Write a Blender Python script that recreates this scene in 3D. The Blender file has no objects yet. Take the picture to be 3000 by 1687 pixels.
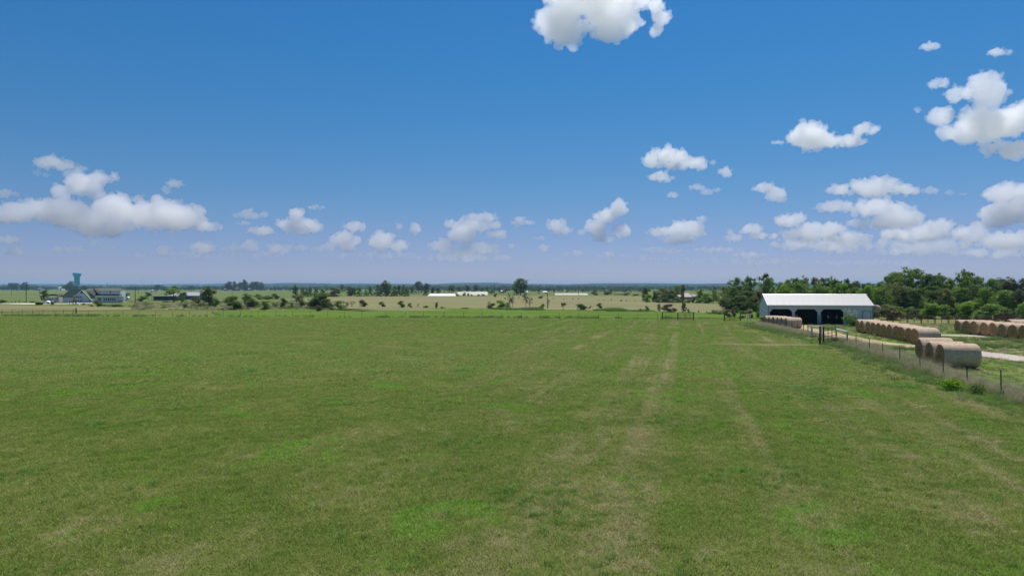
import bpy, bmesh, math, random
import numpy as np
from mathutils import Vector, Matrix

SC = bpy.context.scene
COL = SC.collection
H = 5.5            # the camera hovers 5.5 m above the field
R = math.radians

# ------------------------------------------------------------------ camera, sky, sun, exposure
cam = bpy.data.cameras.new('camera'); co = bpy.data.objects.new('camera', cam); COL.objects.link(co)
cam.sensor_width = 36; cam.lens = 24; cam.clip_start = .1; cam.clip_end = 90000
co.location = (0, 0, H); co.rotation_euler = (math.pi/2, 0, 0); SC.camera = co

SUN_EL, SUN_AZ = R(66), R(24)
world = bpy.data.worlds.new('World'); SC.world = world; world.use_nodes = True
wn = world.node_tree
sky = wn.nodes.new('ShaderNodeTexSky'); sky.sky_type = 'NISHITA'; sky.sun_disc = False
sky.sun_elevation = SUN_EL; sky.sun_rotation = SUN_AZ
sky.altitude = 300; sky.air_density = 1.0; sky.dust_density = .6; sky.ozone_density = 1.5
tc = wn.nodes.new('ShaderNodeTexCoord'); sx = wn.nodes.new('ShaderNodeSeparateXYZ')
wn.links.new(tc.outputs['Generated'], sx.inputs[0])
rp = wn.nodes.new('ShaderNodeValToRGB')
SKY_RAMP = [(0.0, (.45,.45,.72)), (.033, (.345,.375,.65)), (.069, (.295,.356,.58)), (.111, (.24,.365,.547)), (.156, (.20,.375,.545)), (.238, (.152,.392,.575)), (.316, (.125,.40,.604)), (.385, (.115,.402,.626)), (1.0, (.115,.402,.626))]
els = rp.color_ramp.elements
els[0].position = 0; els[0].color = (*SKY_RAMP[0][1], 1); els[1].position = 1; els[1].color = (*SKY_RAMP[-1][1], 1)
for p_, c_ in SKY_RAMP[1:-1]:
    e_ = els.new(p_); e_.color = (*c_, 1)
wn.links.new(sx.outputs['Z'], rp.inputs[0])
mx = wn.nodes.new('ShaderNodeMixRGB'); mx.blend_type = 'MULTIPLY'; mx.inputs[0].default_value = 1
wn.links.new(sky.outputs[0], mx.inputs[1]); wn.links.new(rp.outputs[0], mx.inputs[2])
bg = wn.nodes['Background']; bg.inputs[1].default_value = .15
wn.links.new(mx.outputs[0], bg.inputs[0])

sl = bpy.data.lights.new('sun', 'SUN'); sl.energy = 5.0; sl.angle = R(.5); sl.color = (1, .955, .875)
so = bpy.data.objects.new('sun', sl); COL.objects.link(so)
sd = Vector((math.sin(SUN_AZ)*math.cos(SUN_EL), math.cos(SUN_AZ)*math.cos(SUN_EL), math.sin(SUN_EL)))
so.rotation_euler = sd.to_track_quat('Z', 'Y').to_euler()
vs = SC.view_settings; vs.view_transform = 'Standard'; vs.look = 'None'; vs.gamma = 1; vs.use_curve_mapping = False; vs.exposure = 0
SC.cycles.volume_bounces = 16; SC.cycles.max_bounces = 18; SC.cycles.transmission_bounces = 4; SC.cycles.glossy_bounces = 3; SC.cycles.diffuse_bounces = 4
SC.cycles.transparent_max_bounces = 16; SC.cycles.sample_clamp_indirect = 4

# ------------------------------------------------------------------ helpers
def tag(o, label=None, cat=None, group=None, kind=None):
    if label: o['label'] = label
    if cat: o['category'] = cat
    if group: o['group'] = group
    if kind: o['kind'] = kind
    return o
def empty(name, loc=(0, 0, 0), rz=0, **k):
    o = bpy.data.objects.new(name, None); COL.objects.link(o); o.location = loc; o.rotation_euler = (0, 0, rz)
    return tag(o, **k)
def link(name, me, parent=None, mat=None):
    o = bpy.data.objects.new(name, me); COL.objects.link(o)
    if parent is not None: o.parent = parent
    if mat is not None and not me.materials: me.materials.append(mat)
    return o
def G(px, py):     # where the line of sight through a point of the photograph meets flat ground
    d = H*2000/(py-843.5); return ((px-1500)/2000*d, d)
def at(px, py, d):
    return ((px-1500)/2000*d, d, H-(py-843.5)/2000*d)

class MB:
    def __init__(s): s.v = []; s.f = []; s.m = []
    def add(s, vs_, fs_, mi=0):
        b = len(s.v); s.v += [tuple(q) for q in vs_]; s.f += [tuple(i+b for i in f) for f in fs_]; s.m += [mi]*len(fs_); return s
    def box(s, x0, x1, y0, y1, z0, z1, mi=0, M=None):
        q = [(x, y, z) for z in (z0, z1) for y in (y0, y1) for x in (x0, x1)]
        if M is not None: q = [tuple(M @ Vector(p)) for p in q]
        return s.add(q, [(0,2,3,1),(4,5,7,6),(0,1,5,4),(2,6,7,3),(0,4,6,2),(1,3,7,5)], mi)
    def bar(s, a, b, r, n=6, r2=None, mi=0):
        a = Vector(a); b = Vector(b); r2 = r if r2 is None else r2
        d = (b-a).normalized(); u = d.orthogonal().normalized(); w = d.cross(u)
        q = []
        for c, rr in ((a, r), (b, r2)):
            for i in range(n):
                t = 2*math.pi*i/n; q.append(c+(u*math.cos(t)+w*math.sin(t))*rr)
        return s.add(q, [(i, (i+1) % n, n+(i+1) % n, n+i) for i in range(n)]+[tuple(range(n))[::-1], tuple(range(n, 2*n))], mi)
    def prism(s, poly, y0, y1, mi=0):      # an outline in x-z given a thickness in y
        n = len(poly)
        q = [(x, y0, z) for x, z in poly]+[(x, y1, z) for x, z in poly]
        return s.add(q, [tuple(range(n)), tuple(range(n, 2*n))[::-1]]+[(i, n+i, n+(i+1) % n, (i+1) % n) for i in range(n)], mi)
    def lathe(s, prof, n=24, c=(0, 0), mi=0):
        q = []; f = []
        for r, z in prof:
            for i in range(n):
                t = 2*math.pi*i/n; q.append((c[0]+r*math.cos(t), c[1]+r*math.sin(t), z))
        for k in range(len(prof)-1):
            for i in range(n):
                f.append((k*n+i, k*n+(i+1) % n, (k+1)*n+(i+1) % n, (k+1)*n+i))
        return s.add(q, f, mi)
    def mesh(s, name, smooth=False):
        me = bpy.data.meshes.new(name); me.from_pydata(s.v, [], s.f)
        if any(s.m):
            me.polygons.foreach_set('material_index', s.m)
        if smooth: me.polygons.foreach_set('use_smooth', [True]*len(me.polygons))
        bm = bmesh.new(); bm.from_mesh(me); bmesh.ops.recalc_face_normals(bm, faces=bm.faces); bm.to_mesh(me); bm.free()
        return me
    def build(s, name, mat, parent=None, smooth=False, **k):
        me = s.mesh(name, smooth)
        for m in (mat if isinstance(mat, (list, tuple)) else [mat]): me.materials.append(m)
        return tag(link(name, me, parent), **k)

def np_mesh(name, V, F, attrs=None, smooth=False):
    """V (n,3), F (m,k) all faces alike; attrs {name: (n,) or (n,3)} on points"""
    me = bpy.data.meshes.new(name); V = np.asarray(V, np.float32); F = np.asarray(F, np.int32); k = F.shape[1]
    me.vertices.add(len(V)); me.vertices.foreach_set('co', V.ravel())
    me.loops.add(F.size); me.loops.foreach_set('vertex_index', F.ravel())
    me.polygons.add(len(F)); me.polygons.foreach_set('loop_start', np.arange(len(F), dtype=np.int32)*k)
    if smooth: me.polygons.foreach_set('use_smooth', np.ones(len(F), bool))
    me.update(calc_edges=True)
    for an, a in (attrs or {}).items():
        at_ = me.attributes.new(an, 'FLOAT' if a.ndim == 1 else 'FLOAT_VECTOR', 'POINT')
        at_.data.foreach_set('value' if a.ndim == 1 else 'vector', a.astype(np.float32).ravel())
    return me

# ------------------------------------------------------------------ materials
class N:
    """a small node-graph writer"""
    def __init__(s, name):
        s.m = bpy.data.materials.new(name); s.m.use_nodes = True; s.t = s.m.node_tree
        s.b = s.t.nodes['Principled BSDF']; s.out = s.t.nodes['Material Output']
    def n(s, typ, **k):
        x = s.t.nodes.new('ShaderNode'+typ)
        for a, v in k.items(): setattr(x, a, v)
        return x
    def l(s, a, b): s.t.links.new(a, b)
    def val(s, sock, v):
        if hasattr(v, 'is_output') or isinstance(v, bpy.types.NodeSocket): s.l(v, sock)
        else: sock.default_value = v
    def math(s, op, a, b=0, c=None, clamp=False):
        x = s.n('Math', operation=op, use_clamp=clamp); s.val(x.inputs[0], a); s.val(x.inputs[1], b)
        if c is not None: s.val(x.inputs[2], c)
        return x.outputs[0]
    def mix(s, f, a, b, mode='MIX'):
        x = s.n('MixRGB', blend_type=mode); s.val(x.inputs[0], f)
        s.val(x.inputs[1], (*a, 1) if isinstance(a, tuple) else a); s.val(x.inputs[2], (*b, 1) if isinstance(b, tuple) else b)
        return x.outputs[0]
    def noise(s, vec, scale, detail=3, rough=.55, dist=0):
        x = s.n('TexNoise'); x.inputs['Scale'].default_value = scale; x.inputs['Detail'].default_value = detail
        x.inputs['Roughness'].default_value = rough; x.inputs['Distortion'].default_value = dist; s.l(vec, x.inputs['Vector'])
        return x.outputs[0]
    def ramp(s, f, lo, hi):
        x = s.n('MapRange', clamp=True); s.val(x.inputs[0], f); x.inputs[1].default_value = lo; x.inputs[2].default_value = hi
        return x.outputs[0]
    def vec(s, v, loc=(0, 0, 0), rot=(0, 0, 0), scale=(1, 1, 1)):
        x = s.n('Mapping'); s.l(v, x.inputs[0]); x.inputs[1].default_value = loc; x.inputs[2].default_value = rot; x.inputs[3].default_value = scale
        return x.outputs[0]
    def pos(s): return s.n('NewGeometry').outputs['Position']
    def obj(s): return s.n('TexCoord').outputs['Object']
    def bump(s, h, strength=.4, dist=.02):
        x = s.n('Bump'); x.inputs['Strength'].default_value = strength; x.inputs['Distance'].default_value = dist
        s.l(h, x.inputs['Height']); s.l(x.outputs[0], s.b.inputs['Normal'])
    def base(s, c): s.val(s.b.inputs['Base Color'], (*c, 1) if isinstance(c, tuple) else c)

def simple(name, c, rough=.7, metal=0, var=.25, scale=2.0, bump=0, spec=.3):
    k = N(name); nz = k.noise(k.obj(), scale, 4)
    f = k.ramp(nz, .3, .7)
    k.base(k.mix(f, tuple(x*(1-var) for x in c), tuple(min(1, x*(1+var*.6)) for x in c)))
    k.b.inputs['Roughness'].default_value = rough; k.b.inputs['Metallic'].default_value = metal
    k.b.inputs['Specular IOR Level'].default_value = spec
    if bump: k.bump(k.noise(k.obj(), scale*8, 3), bump)
    return k.m

def field_colour(k, blade=False):
    """sward colour by place on the ground, the same for the soil-level sheet and for the blades"""
    p = k.pos()
    sep = k.n('SeparateXYZ'); k.l(p, sep.inputs[0]); X, Y = sep.outputs[0], sep.outputs[1]
    big = k.noise(k.vec(p, scale=(1, .7, 0)), .045, 3, .6, .6)
    mid = k.noise(k.vec(p, loc=(7, 3, 0), scale=(1, 1, 0)), .28, 4, .62, .5)
    tuft = k.noise(k.vec(p, loc=(1, 9, 0), scale=(1, 1, 0)), 1.7, 3, .6)
    # swaths left by the mower run away from the camera, leaning to the right
    u = k.math('MULTIPLY_ADD', Y, -.26, X)
    cu = k.n('CombineXYZ'); k.l(u, cu.inputs[0]); k.l(k.math('MULTIPLY', Y, .045), cu.inputs[1])
    swath = k.noise(cu.outputs[0], .50, 3, .55)
    right = k.ramp(X, -6, 8)
    dryness = k.math('ADD', k.math('MULTIPLY_ADD', mid, .42, k.math('MULTIPLY', big, .36)), k.math('MULTIPLY', k.noise(k.vec(p, loc=(5, 2, 0), scale=(1, 1, 0)), .75, 3, .65), .22))
    dryness = k.math('ADD', dryness, k.math('MULTIPLY', k.math('MULTIPLY', k.math('SUBTRACT', swath, .5), .85), right))
    dryness = k.math('ADD', dryness, k.math('MULTIPLY', k.math('SUBTRACT', tuft, .5), .28))
    near = k.ramp(Y, 42, 11)                      # the sward is thinner and drier where the slope of the field begins
    dryness = k.math('MULTIPLY_ADD', near, .085, dryness)
    far = k.ramp(Y, 60, 125)
    dryness = k.math('MULTIPLY_ADD', far, -.045, dryness)
    green = k.mix(k.ramp(tuft, .36, .68), (.085, .160, .014), (.158, .285, .026))
    olive = k.mix(k.ramp(mid, .35, .65), (.124, .182, .030), (.180, .228, .050))
    straw = k.mix(k.ramp(tuft, .4, .62), (.215, .20, .100), (.40, .33, .205))
    c = k.mix(k.ramp(dryness, .40, .53), green, olive)
    c = k.mix(k.math('MULTIPLY', k.ramp(dryness, .57, .70), .62), c, straw)
    spk = k.ramp(k.noise(k.vec(p, loc=(4, 4, 0), scale=(.6, 1.4, 0)), 1.25, 3, .7), .66, .74); c = k.mix(k.math('MULTIPLY', spk, .8), c, (.42, .33, .20))
    ln = k.n('CombineXYZ'); k.l(k.math('MULTIPLY_ADD', mid, .5, u), ln.inputs[0]); k.l(k.math('MULTIPLY', Y, .012), ln.inputs[1])
    lines = k.ramp(k.noise(ln.outputs[0], .62, 3, .6), .52, .66); brk = k.ramp(k.noise(k.vec(p, loc=(2, 8, 0), scale=(1, .5, 0)), .22, 3, .6), .42, .60)
    c = k.mix(k.math('MULTIPLY', k.math('MULTIPLY', k.math('MULTIPLY', lines, brk), right), .75), c, (.37, .32, .18))
    # bare streak where the tractor turns
    ex = k.math('ADD', k.math('POWER', k.math('DIVIDE', k.math('SUBTRACT', X, 24.2), 6.0), 2), k.math('POWER', k.math('DIVIDE', k.math('SUBTRACT', Y, k.math('MULTIPLY_ADD', X, -.10, 68.2)), 1.25), 2))
    patch = k.ramp(k.math('MULTIPLY_ADD', mid, .8, ex), 1.5, .6)
    c = k.mix(k.math('MULTIPLY', patch, .8), c, (.42, .32, .19))
    lush = k.ramp(k.noise(k.vec(p, loc=(3, 14, 0), scale=(1, .8, 0)), .30, 3, .6, .8), .585, .66)
    c = k.mix(k.math('MULTIPLY', lush, .7), c, (.115, .275, .018))
    return c

def mat_field():
    k = N('mown_field_soil'); c = field_colour(k)
    sp = k.noise(k.pos(), 14, 4, .7)
    k.base(k.mix(k.ramp(sp, .3, .7), k.mix(.60, c, (.075, .060, .030)), k.mix(.38, c, (.09, .075, .04)))); k.b.inputs['Roughness'].default_value = 1; k.b.inputs['Specular IOR Level'].default_value = 0
    k.bump(sp, .9, .05); return k.m
def leafy(k, c, trans=.3, rough=.6, soft=0):
    if soft:      # thin curved blades scatter light over their whole round: soften the facet normals
        g = k.n('NewGeometry').outputs['Normal']; a = k.n('VectorMath', operation='ADD'); k.l(g, a.inputs[0]); a.inputs[1].default_value = (0, 0, soft)
        nn = k.n('VectorMath', operation='NORMALIZE'); k.l(a.outputs[0], nn.inputs[0]); k.l(nn.outputs[0], k.b.inputs['Normal'])
    k.base(c); k.b.inputs['Roughness'].default_value = rough; k.b.inputs['Specular IOR Level'].default_value = .12
    t = k.n('BsdfTranslucent'); k.val(t.inputs[0], c); m = k.n('MixShader'); m.inputs[0].default_value = trans
    k.l(k.b.outputs[0], m.inputs[1]); k.l(t.outputs[0], m.inputs[2]); k.l(m.outputs[0], k.out.inputs[0]); return k.m
def mat_blades():
    k = N('grass_blades'); c = field_colour(k, True)
    a = k.n('Attribute', attribute_name='rnd').outputs['Fac']
    c = k.mix(k.math('MULTIPLY', k.ramp(a, .84, .95), .85), c, (.60, .54, .36)); c = k.mix(k.math('MULTIPLY', k.ramp(a, .30, .0), .75), c, (.045, .085, .012)); c = k.mix(1.0, c, (1.54, 1.50, 1.30), 'MULTIPLY')
    return leafy(k, c, .40, soft=1.3)
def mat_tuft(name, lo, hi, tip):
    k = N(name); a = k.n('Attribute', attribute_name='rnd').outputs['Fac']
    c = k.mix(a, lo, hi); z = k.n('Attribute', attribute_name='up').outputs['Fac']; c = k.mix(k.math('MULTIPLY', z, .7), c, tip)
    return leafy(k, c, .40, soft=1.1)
def mat_leaf(name, spread=.55):
    """foliage: the object's own colour, varied clump by clump"""
    k = N(name); oc = k.n('ObjectInfo').outputs['Color']
    a = k.n('Attribute', attribute_name='rnd').outputs['Fac']
    dark = k.mix(1.0, oc, (1-spread*.75, 1-spread*.6, 1-spread*.5), 'MULTIPLY'); lite = k.mix(1.0, oc, (1+spread*.9, 1+spread*.7, 1+spread*.3), 'MULTIPLY')
    return leafy(k, k.mix(a, dark, lite), .5, .5)
def mat_ground(name, cols, s1, s2, fine, stretch=(1, 1, 0), bias=.5):
    k = N(name); p = k.vec(k.pos(), scale=stretch)
    a = k.noise(p, s1, 4, .6, .6); b = k.noise(p, s2, 4, .65); f = k.noise(k.pos(), fine, 3, .7)
    c = k.mix(k.ramp(a, bias-.12, bias+.12), cols[0], cols[1]); c = k.mix(k.ramp(b, .5, .72), c, cols[2])
    c = k.mix(k.math('MULTIPLY', k.ramp(f, .35, .7), .3), c, tuple(x*.45 for x in cols[0]))
    k.base(c); k.b.inputs['Roughness'].default_value = 1; k.b.inputs['Specular IOR Level'].default_value = 0; k.bump(f, .7, .08)
    return k.m

M = {}
M['field'] = mat_field(); M['blades'] = mat_blades()
M['leaf'] = mat_leaf('foliage'); 
M['bark'] = simple('bark', (.12, .095, .07), .95, var=.5, scale=3)
M['strip'] = mat_ground('lush_strip', ((.095, .160, .028), (.125, .198, .036), (.165, .205, .062)), .03, .15, 2.2, (1, 2.2, 0))
M['scrub'] = mat_ground('rough_grass', ((.13, .17, .045), (.19, .20, .075), (.10, .155, .032)), .04, .12, 1.2, (1, 1.6, 0))
M['pasture'] = mat_ground('dry_pasture', ((.205, .198, .100), (.255, .232, .125), (.175, .195, .080)), .02, .09, 1.0, (1, 2.2, 0), .48)
M['greenfar'] = mat_ground('green_meadow', ((.115, .160, .052), (.145, .185, .068), (.20, .205, .10)), .006, .03, .4, (.35, 2, 0))
M['paddock'] = mat_ground('dry_paddock', ((.26, .235, .12), (.16, .195, .05), (.33, .275, .16)), .12, .5, 4, (1, 1, 0))
M['verge'] = mat_ground('verge', ((.105, .20, .028), (.19, .205, .065), (.27, .24, .12)), .16, .55, 6, (1, 1, 0))
M['farland'] = mat_ground('countryside', ((.10, .145, .045), (.15, .18, .06), (.21, .21, .10)), .0016, .006, .05, (.5, 1.6, 0))
M['gravel'] = mat_ground('gravel', ((.50, .43, .37), (.57, .50, .44), (.44, .36, .27)), .3, 1.5, 16)
M['dirt'] = mat_ground('dirt', ((.46, .345, .215), (.52, .40, .26), (.25, .24, .10)), .25, .8, 10)
M['concrete'] = simple('concrete', (.62, .58, .52), .9, var=.12, scale=.5)

# ------------------------------------------------------------------ ground
def poly_sheet(name, pts, z, mat, step=6, rough=.6, seed=0, kind='structure'):
    """flat sheet with a ragged outline"""
    rnd = random.Random(seed); out = []
    for i, (a, b) in enumerate(zip(pts, pts[1:]+pts[:1])):
        L = math.dist(a, b); n = max(1, min(160, int(L/step)))
        for j in range(n):
            t = j/n; j_ = rnd.uniform(-1, 1)*rough if j else 0; nx, ny = (b[1]-a[1])/max(L, .01), -(b[0]-a[0])/max(L, .01)
            out.append((a[0]+(b[0]-a[0])*t+nx*j_, a[1]+(b[1]-a[1])*t+ny*j_))
    bm = bmesh.new(); vsx = [bm.verts.new((x, y, z)) for x, y in out]; f = bm.faces.new(vsx); bmesh.ops.triangulate(bm, faces=[f])
    bmesh.ops.recalc_face_normals(bm, faces=bm.faces)
    if sum(f.normal.z for f in bm.faces) < 0: bmesh.ops.reverse_faces(bm, faces=bm.faces)
    me = bpy.data.meshes.new(name); bm.to_mesh(me); bm.free(); me.materials.append(mat)
    return tag(link(name, me), kind=kind)
def ring_pts(r, n=96): return [(r*math.cos(2*math.pi*i/n), r*math.sin(2*math.pi*i/n)) for i in range(n)]
poly_sheet('ground', ring_pts(11000), -.30, M['farland'], 99999, 0)
FAR_Y = lambda X: 125-X*.075     # far edge of the mown field
poly_sheet('scrub_land', [(-420, 112), (-130, 112), (60, 100), (110, 100), (160, 130), (160, 520), (-420, 560)], -.12, M['scrub'], 12, 1.5, 1)
poly_sheet('meadow', [(-3000, 330), (-165, 262), (-150, 300), (-60, 330), (-40, 900), (-3000, 2450)], -.09, M['greenfar'], 30, 3, 2)
poly_sheet('meadow', [(-500, 195), (-215, 205), (-205, 262), (-700, 330), (-900, 300)], -.06, M['greenfar'], 14, 1.2, 2)
poly_sheet('pasture', [G(1020, 903.5), G(1200, 903.5), G(1500, 905.5), G(1900, 911), G(2110, 919), G(2160, 905), G(2130, 891), G(1890, 885.5), G(1886, 871), (85, 470), (-30, 475), (-108, 450), G(815, 878), G(880, 884), G(1000, 893)], -.05, M['pasture'], 7, 1.2, 3)
poly_sheet('green_strip', [(-50, 118), (90, 95), (110, 118), G(2200, 914), G(2100, 918.5), G(1900, 910.5), G(1500, 905), G(1250, 903), G(1060, 911), G(900, 905), G(780, 908), G(620, 911), (-58, 136)], -.02, M['strip'], 4, .8, 4)
poly_sheet('hay_strip', [(-420, 150), G(0, 912), G(400, 907), G(700, 906), G(760, 908), G(500, 901), G(0, 894), (-420, 190)], -.03, M['pasture'], 6, 1.0, 5)
poly_sheet('hay_strip', [G(1010, 908), G(1120, 902.5), G(1260, 905), G(1330, 908.5), G(1240, 909.5), G(1120, 908.5)], -.004, M['pasture'], 4, .7, 6)
poly_sheet('barnyard', [(26, -30), (26.5, 45), (31, 64), (33.5, 72), (36, 96), (33, 104), (42, 106), (100, 106), (140, 90), (140, -30)], .012, M['verge'], 4, .5, 7)
poly_sheet('paddock', [(52, 103), (60, 89), (75, 84), (140, 84), (150, 135), (60, 128)], .020, M['paddock'], 5, .8, 8)
poly_sheet('paddock', [(42, 44), (58, 55), (62, 72), (53, 74.5), (46, 72), (41.6, 62), (41, 55)], .018, M['paddock'], 3, .6, 9)
# the mown field: a gently uneven sheet
nx, ny = 170, 130
gx = np.linspace(-1, 1, nx); gy = np.linspace(0, 1, ny)**1.5
YY = 4+gy[:, None]*np.ones(nx)[None]*1.0*(126-4); YY = YY+0*gx
XX = np.where(gx[None] < 0, gx[None]*(60+1.0*YY), gx[None]*30)
right_edge = np.interp(YY, [0, 34, 45, 64, 75, 100, 130], [26.3, 26.4, 28.3, 33, 34.5, 36, 60])
XX = np.where(gx[None] > 0, gx[None]*right_edge, XX)
YY = np.where(gy[:, None] > .999, FAR_Y(XX), YY)
ZZ = .05*np.sin(XX*.31+1)*np.sin(YY*.23)+.03*np.sin(XX*.9+YY*.7)
ZZ = np.where(gy[:, None] > .97, .0, ZZ)+.02; ZZ = np.where(np.abs(gx[None]) > .985, ZZ-.08*0, ZZ)
idx = np.arange(nx*ny).reshape(ny, nx)
Fq = np.stack([idx[:-1, :-1], idx[:-1, 1:], idx[1:, 1:], idx[1:, :-1]], -1).reshape(-1, 4)
fo = link('field', np_mesh('field', np.stack([XX, YY, ZZ], -1).reshape(-1, 3), Fq, smooth=True), None, M['field']); tag(fo, kind='structure')
def gz(x, y): return .05*np.sin(x*.31+1)*np.sin(y*.23)+.03*np.sin(x*.9+y*.7)+.02

def strip_road(name, line, w, z, mat, seed=0):
    rnd = random.Random(seed); L, Rr = [], []
    pts = []
    for a, b in zip(line, line[1:]):
        n = max(1, int(math.dist(a, b)/1.5))
        for j in range(n): pts.append((a[0]+(b[0]-a[0])*j/n, a[1]+(b[1]-a[1])*j/n))
    pts.append(line[-1])
    for i, p in enumerate(pts):
        q = pts[min(i+1, len(pts)-1)]; o = pts[max(i-1, 0)]; dx, dy = q[0]-o[0], q[1]-o[1]; l = math.hypot(dx, dy)
        ww = w/2*(1+rnd.uniform(-.18, .18)); L.append((p[0]-dy/l*ww, p[1]+dx/l*ww, z)); Rr.append((p[0]+dy/l*ww, p[1]-dx/l*ww, z))
    n = len(pts); b = MB(); b.add(L+Rr, [(i, n+i, n+i+1, i+1) for i in range(n-1)])
    return b.build(name, mat, kind='structure')
strip_road('gravel_road', [(42.5, 30), (40.3, 45), (39.5, 53), (38.9, 58), (38.2, 63.5)], 3.5, .030, M['gravel'], 1)
strip_road('dirt_track', [(38.2, 63.2), (36.6, 69), (37.2, 77), (39, 86), (39.6, 94), (42, 100.5)], 2.6, .026, M['dirt'], 2)
strip_road('dirt_track', [(31, 69.5), (33.2, 72.5), (36.5, 75.5)], 2.6, .034, M['dirt'], 4)
strip_road('gravel_road', [(44.5, 86), (48.5, 80.5), (52.5, 77.5), (55, 78)], 3.4, .030, M['gravel'], 3)
strip_road('driveway', [G(20, 888.5), G(130, 890.5), G(230, 888.5), G(255, 887)], 9, -.01, M['concrete'], 5)

# ------------------------------------------------------------------ hills
def ridge(y0, px0, px1, prof, depth, seed, col, name='hills'):
    """long wooded ridge; prof: [(px, y of the crest)]"""
    rnd = np.random.default_rng(seed); n = int((px1-px0)/1.6); m = 26
    px = np.linspace(px0, px1, n); hy = np.interp(px, [p[0] for p in prof], [p[1] for p in prof]); hz = H-(hy-843.5)/2000*y0
    t = np.linspace(0, 1, m)[:, None]; X = (px-1500)[None]/2000*y0*np.ones((m, 1)); Yd = (y0-depth+t*depth*1.3)*np.ones((1, n))
    Z = hz[None]*np.sin(np.clip(t*1.15, 0, 1)*math.pi/2)**1.1
    fr = sum(np.sin(X*f*(1+.1*i)+Yd*f*.7+i)*a for i, (f, a) in enumerate([(.004, 6), (.011, 2.5), (.023, 1.4)]))
    Z = np.maximum(Z+fr*np.clip(t*2, 0, 1)*.5, 0)+np.clip(t*3, 0, 1)*rnd.random(X.shape)*y0*.0011
    i_ = np.arange(n*m).reshape(m, n); F = np.stack([i_[:-1, :-1], i_[:-1, 1:], i_[1:, 1:], i_[1:, :-1]], -1).reshape(-1, 4)
    X = X+(rnd.random(X.shape)-.5)*y0*.0005
    k = N('wooded_hill'); a = k.noise(k.vec(k.pos(), scale=(1, .5, 1)), .02, 4, .7); c = k.noise(k.vec(k.pos(), scale=(.6, 1, 4)), .0023, 2, .5)
    cc = k.mix(k.ramp(a, .35, .65), tuple(x*.6 for x in col), tuple(x*1.35 for x in col)); cc = k.mix(k.math('MULTIPLY', k.ramp(c, .64, .70), .7), cc, (.15, .20, .07))
    k.base(cc); k.b.inputs['Roughness'].default_value = 1; k.b.inputs['Specular IOR Level'].default_value = 0
    return tag(link(name, np_mesh(name, np.stack([X, Yd, Z], -1).reshape(-1, 3), F), None, k.m), kind='structure')
ridge(7600, -700, 3900, [(-700, 834), (0, 833.5), (300, 834.5), (600, 834), (780, 832), (900, 833), (1150, 833), (1300, 835), (1420, 831), (1500, 833), (1700, 833), (1850, 832), (2100, 833), (3900, 833)], 1500, 1, (.022, .036, .020))
ridge(5600, 700, 3500, [(700, 843), (820, 833), (930, 831), (1000, 834), (1150, 832.6), (1270, 835), (1330, 832), (1450, 830.5), (1540, 835), (1640, 836.5), (1715, 833), (1760, 831.6), (1838, 832), (1849, 834.5), (1862, 832), (2000, 834.5), (2100, 832), (2300, 834), (3500, 835)], 1700, 2, (.024, .038, .020))

# ------------------------------------------------------------------ haze
hz_ = MB().box(-11500, 11500, -11500, 11500, -1.5, 82); ho = hz_.build('haze', M['bark'], kind='stuff')
hm = bpy.data.materials.new('haze'); hm.use_nodes = True; hm.node_tree.nodes.clear()
o_ = hm.node_tree.nodes.new('ShaderNodeOutputMaterial'); v_ = hm.node_tree.nodes.new('ShaderNodeVolumePrincipled')
v_.inputs['Color'].default_value = (.40, .66, 1, 1); v_.inputs['Density'].default_value = 1.0e-4; v_.inputs['Anisotropy'].default_value = .1
hm.node_tree.links.new(v_.outputs[0], o_.inputs['Volume']); ho.data.materials.clear(); ho.data.materials.append(hm)

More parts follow.
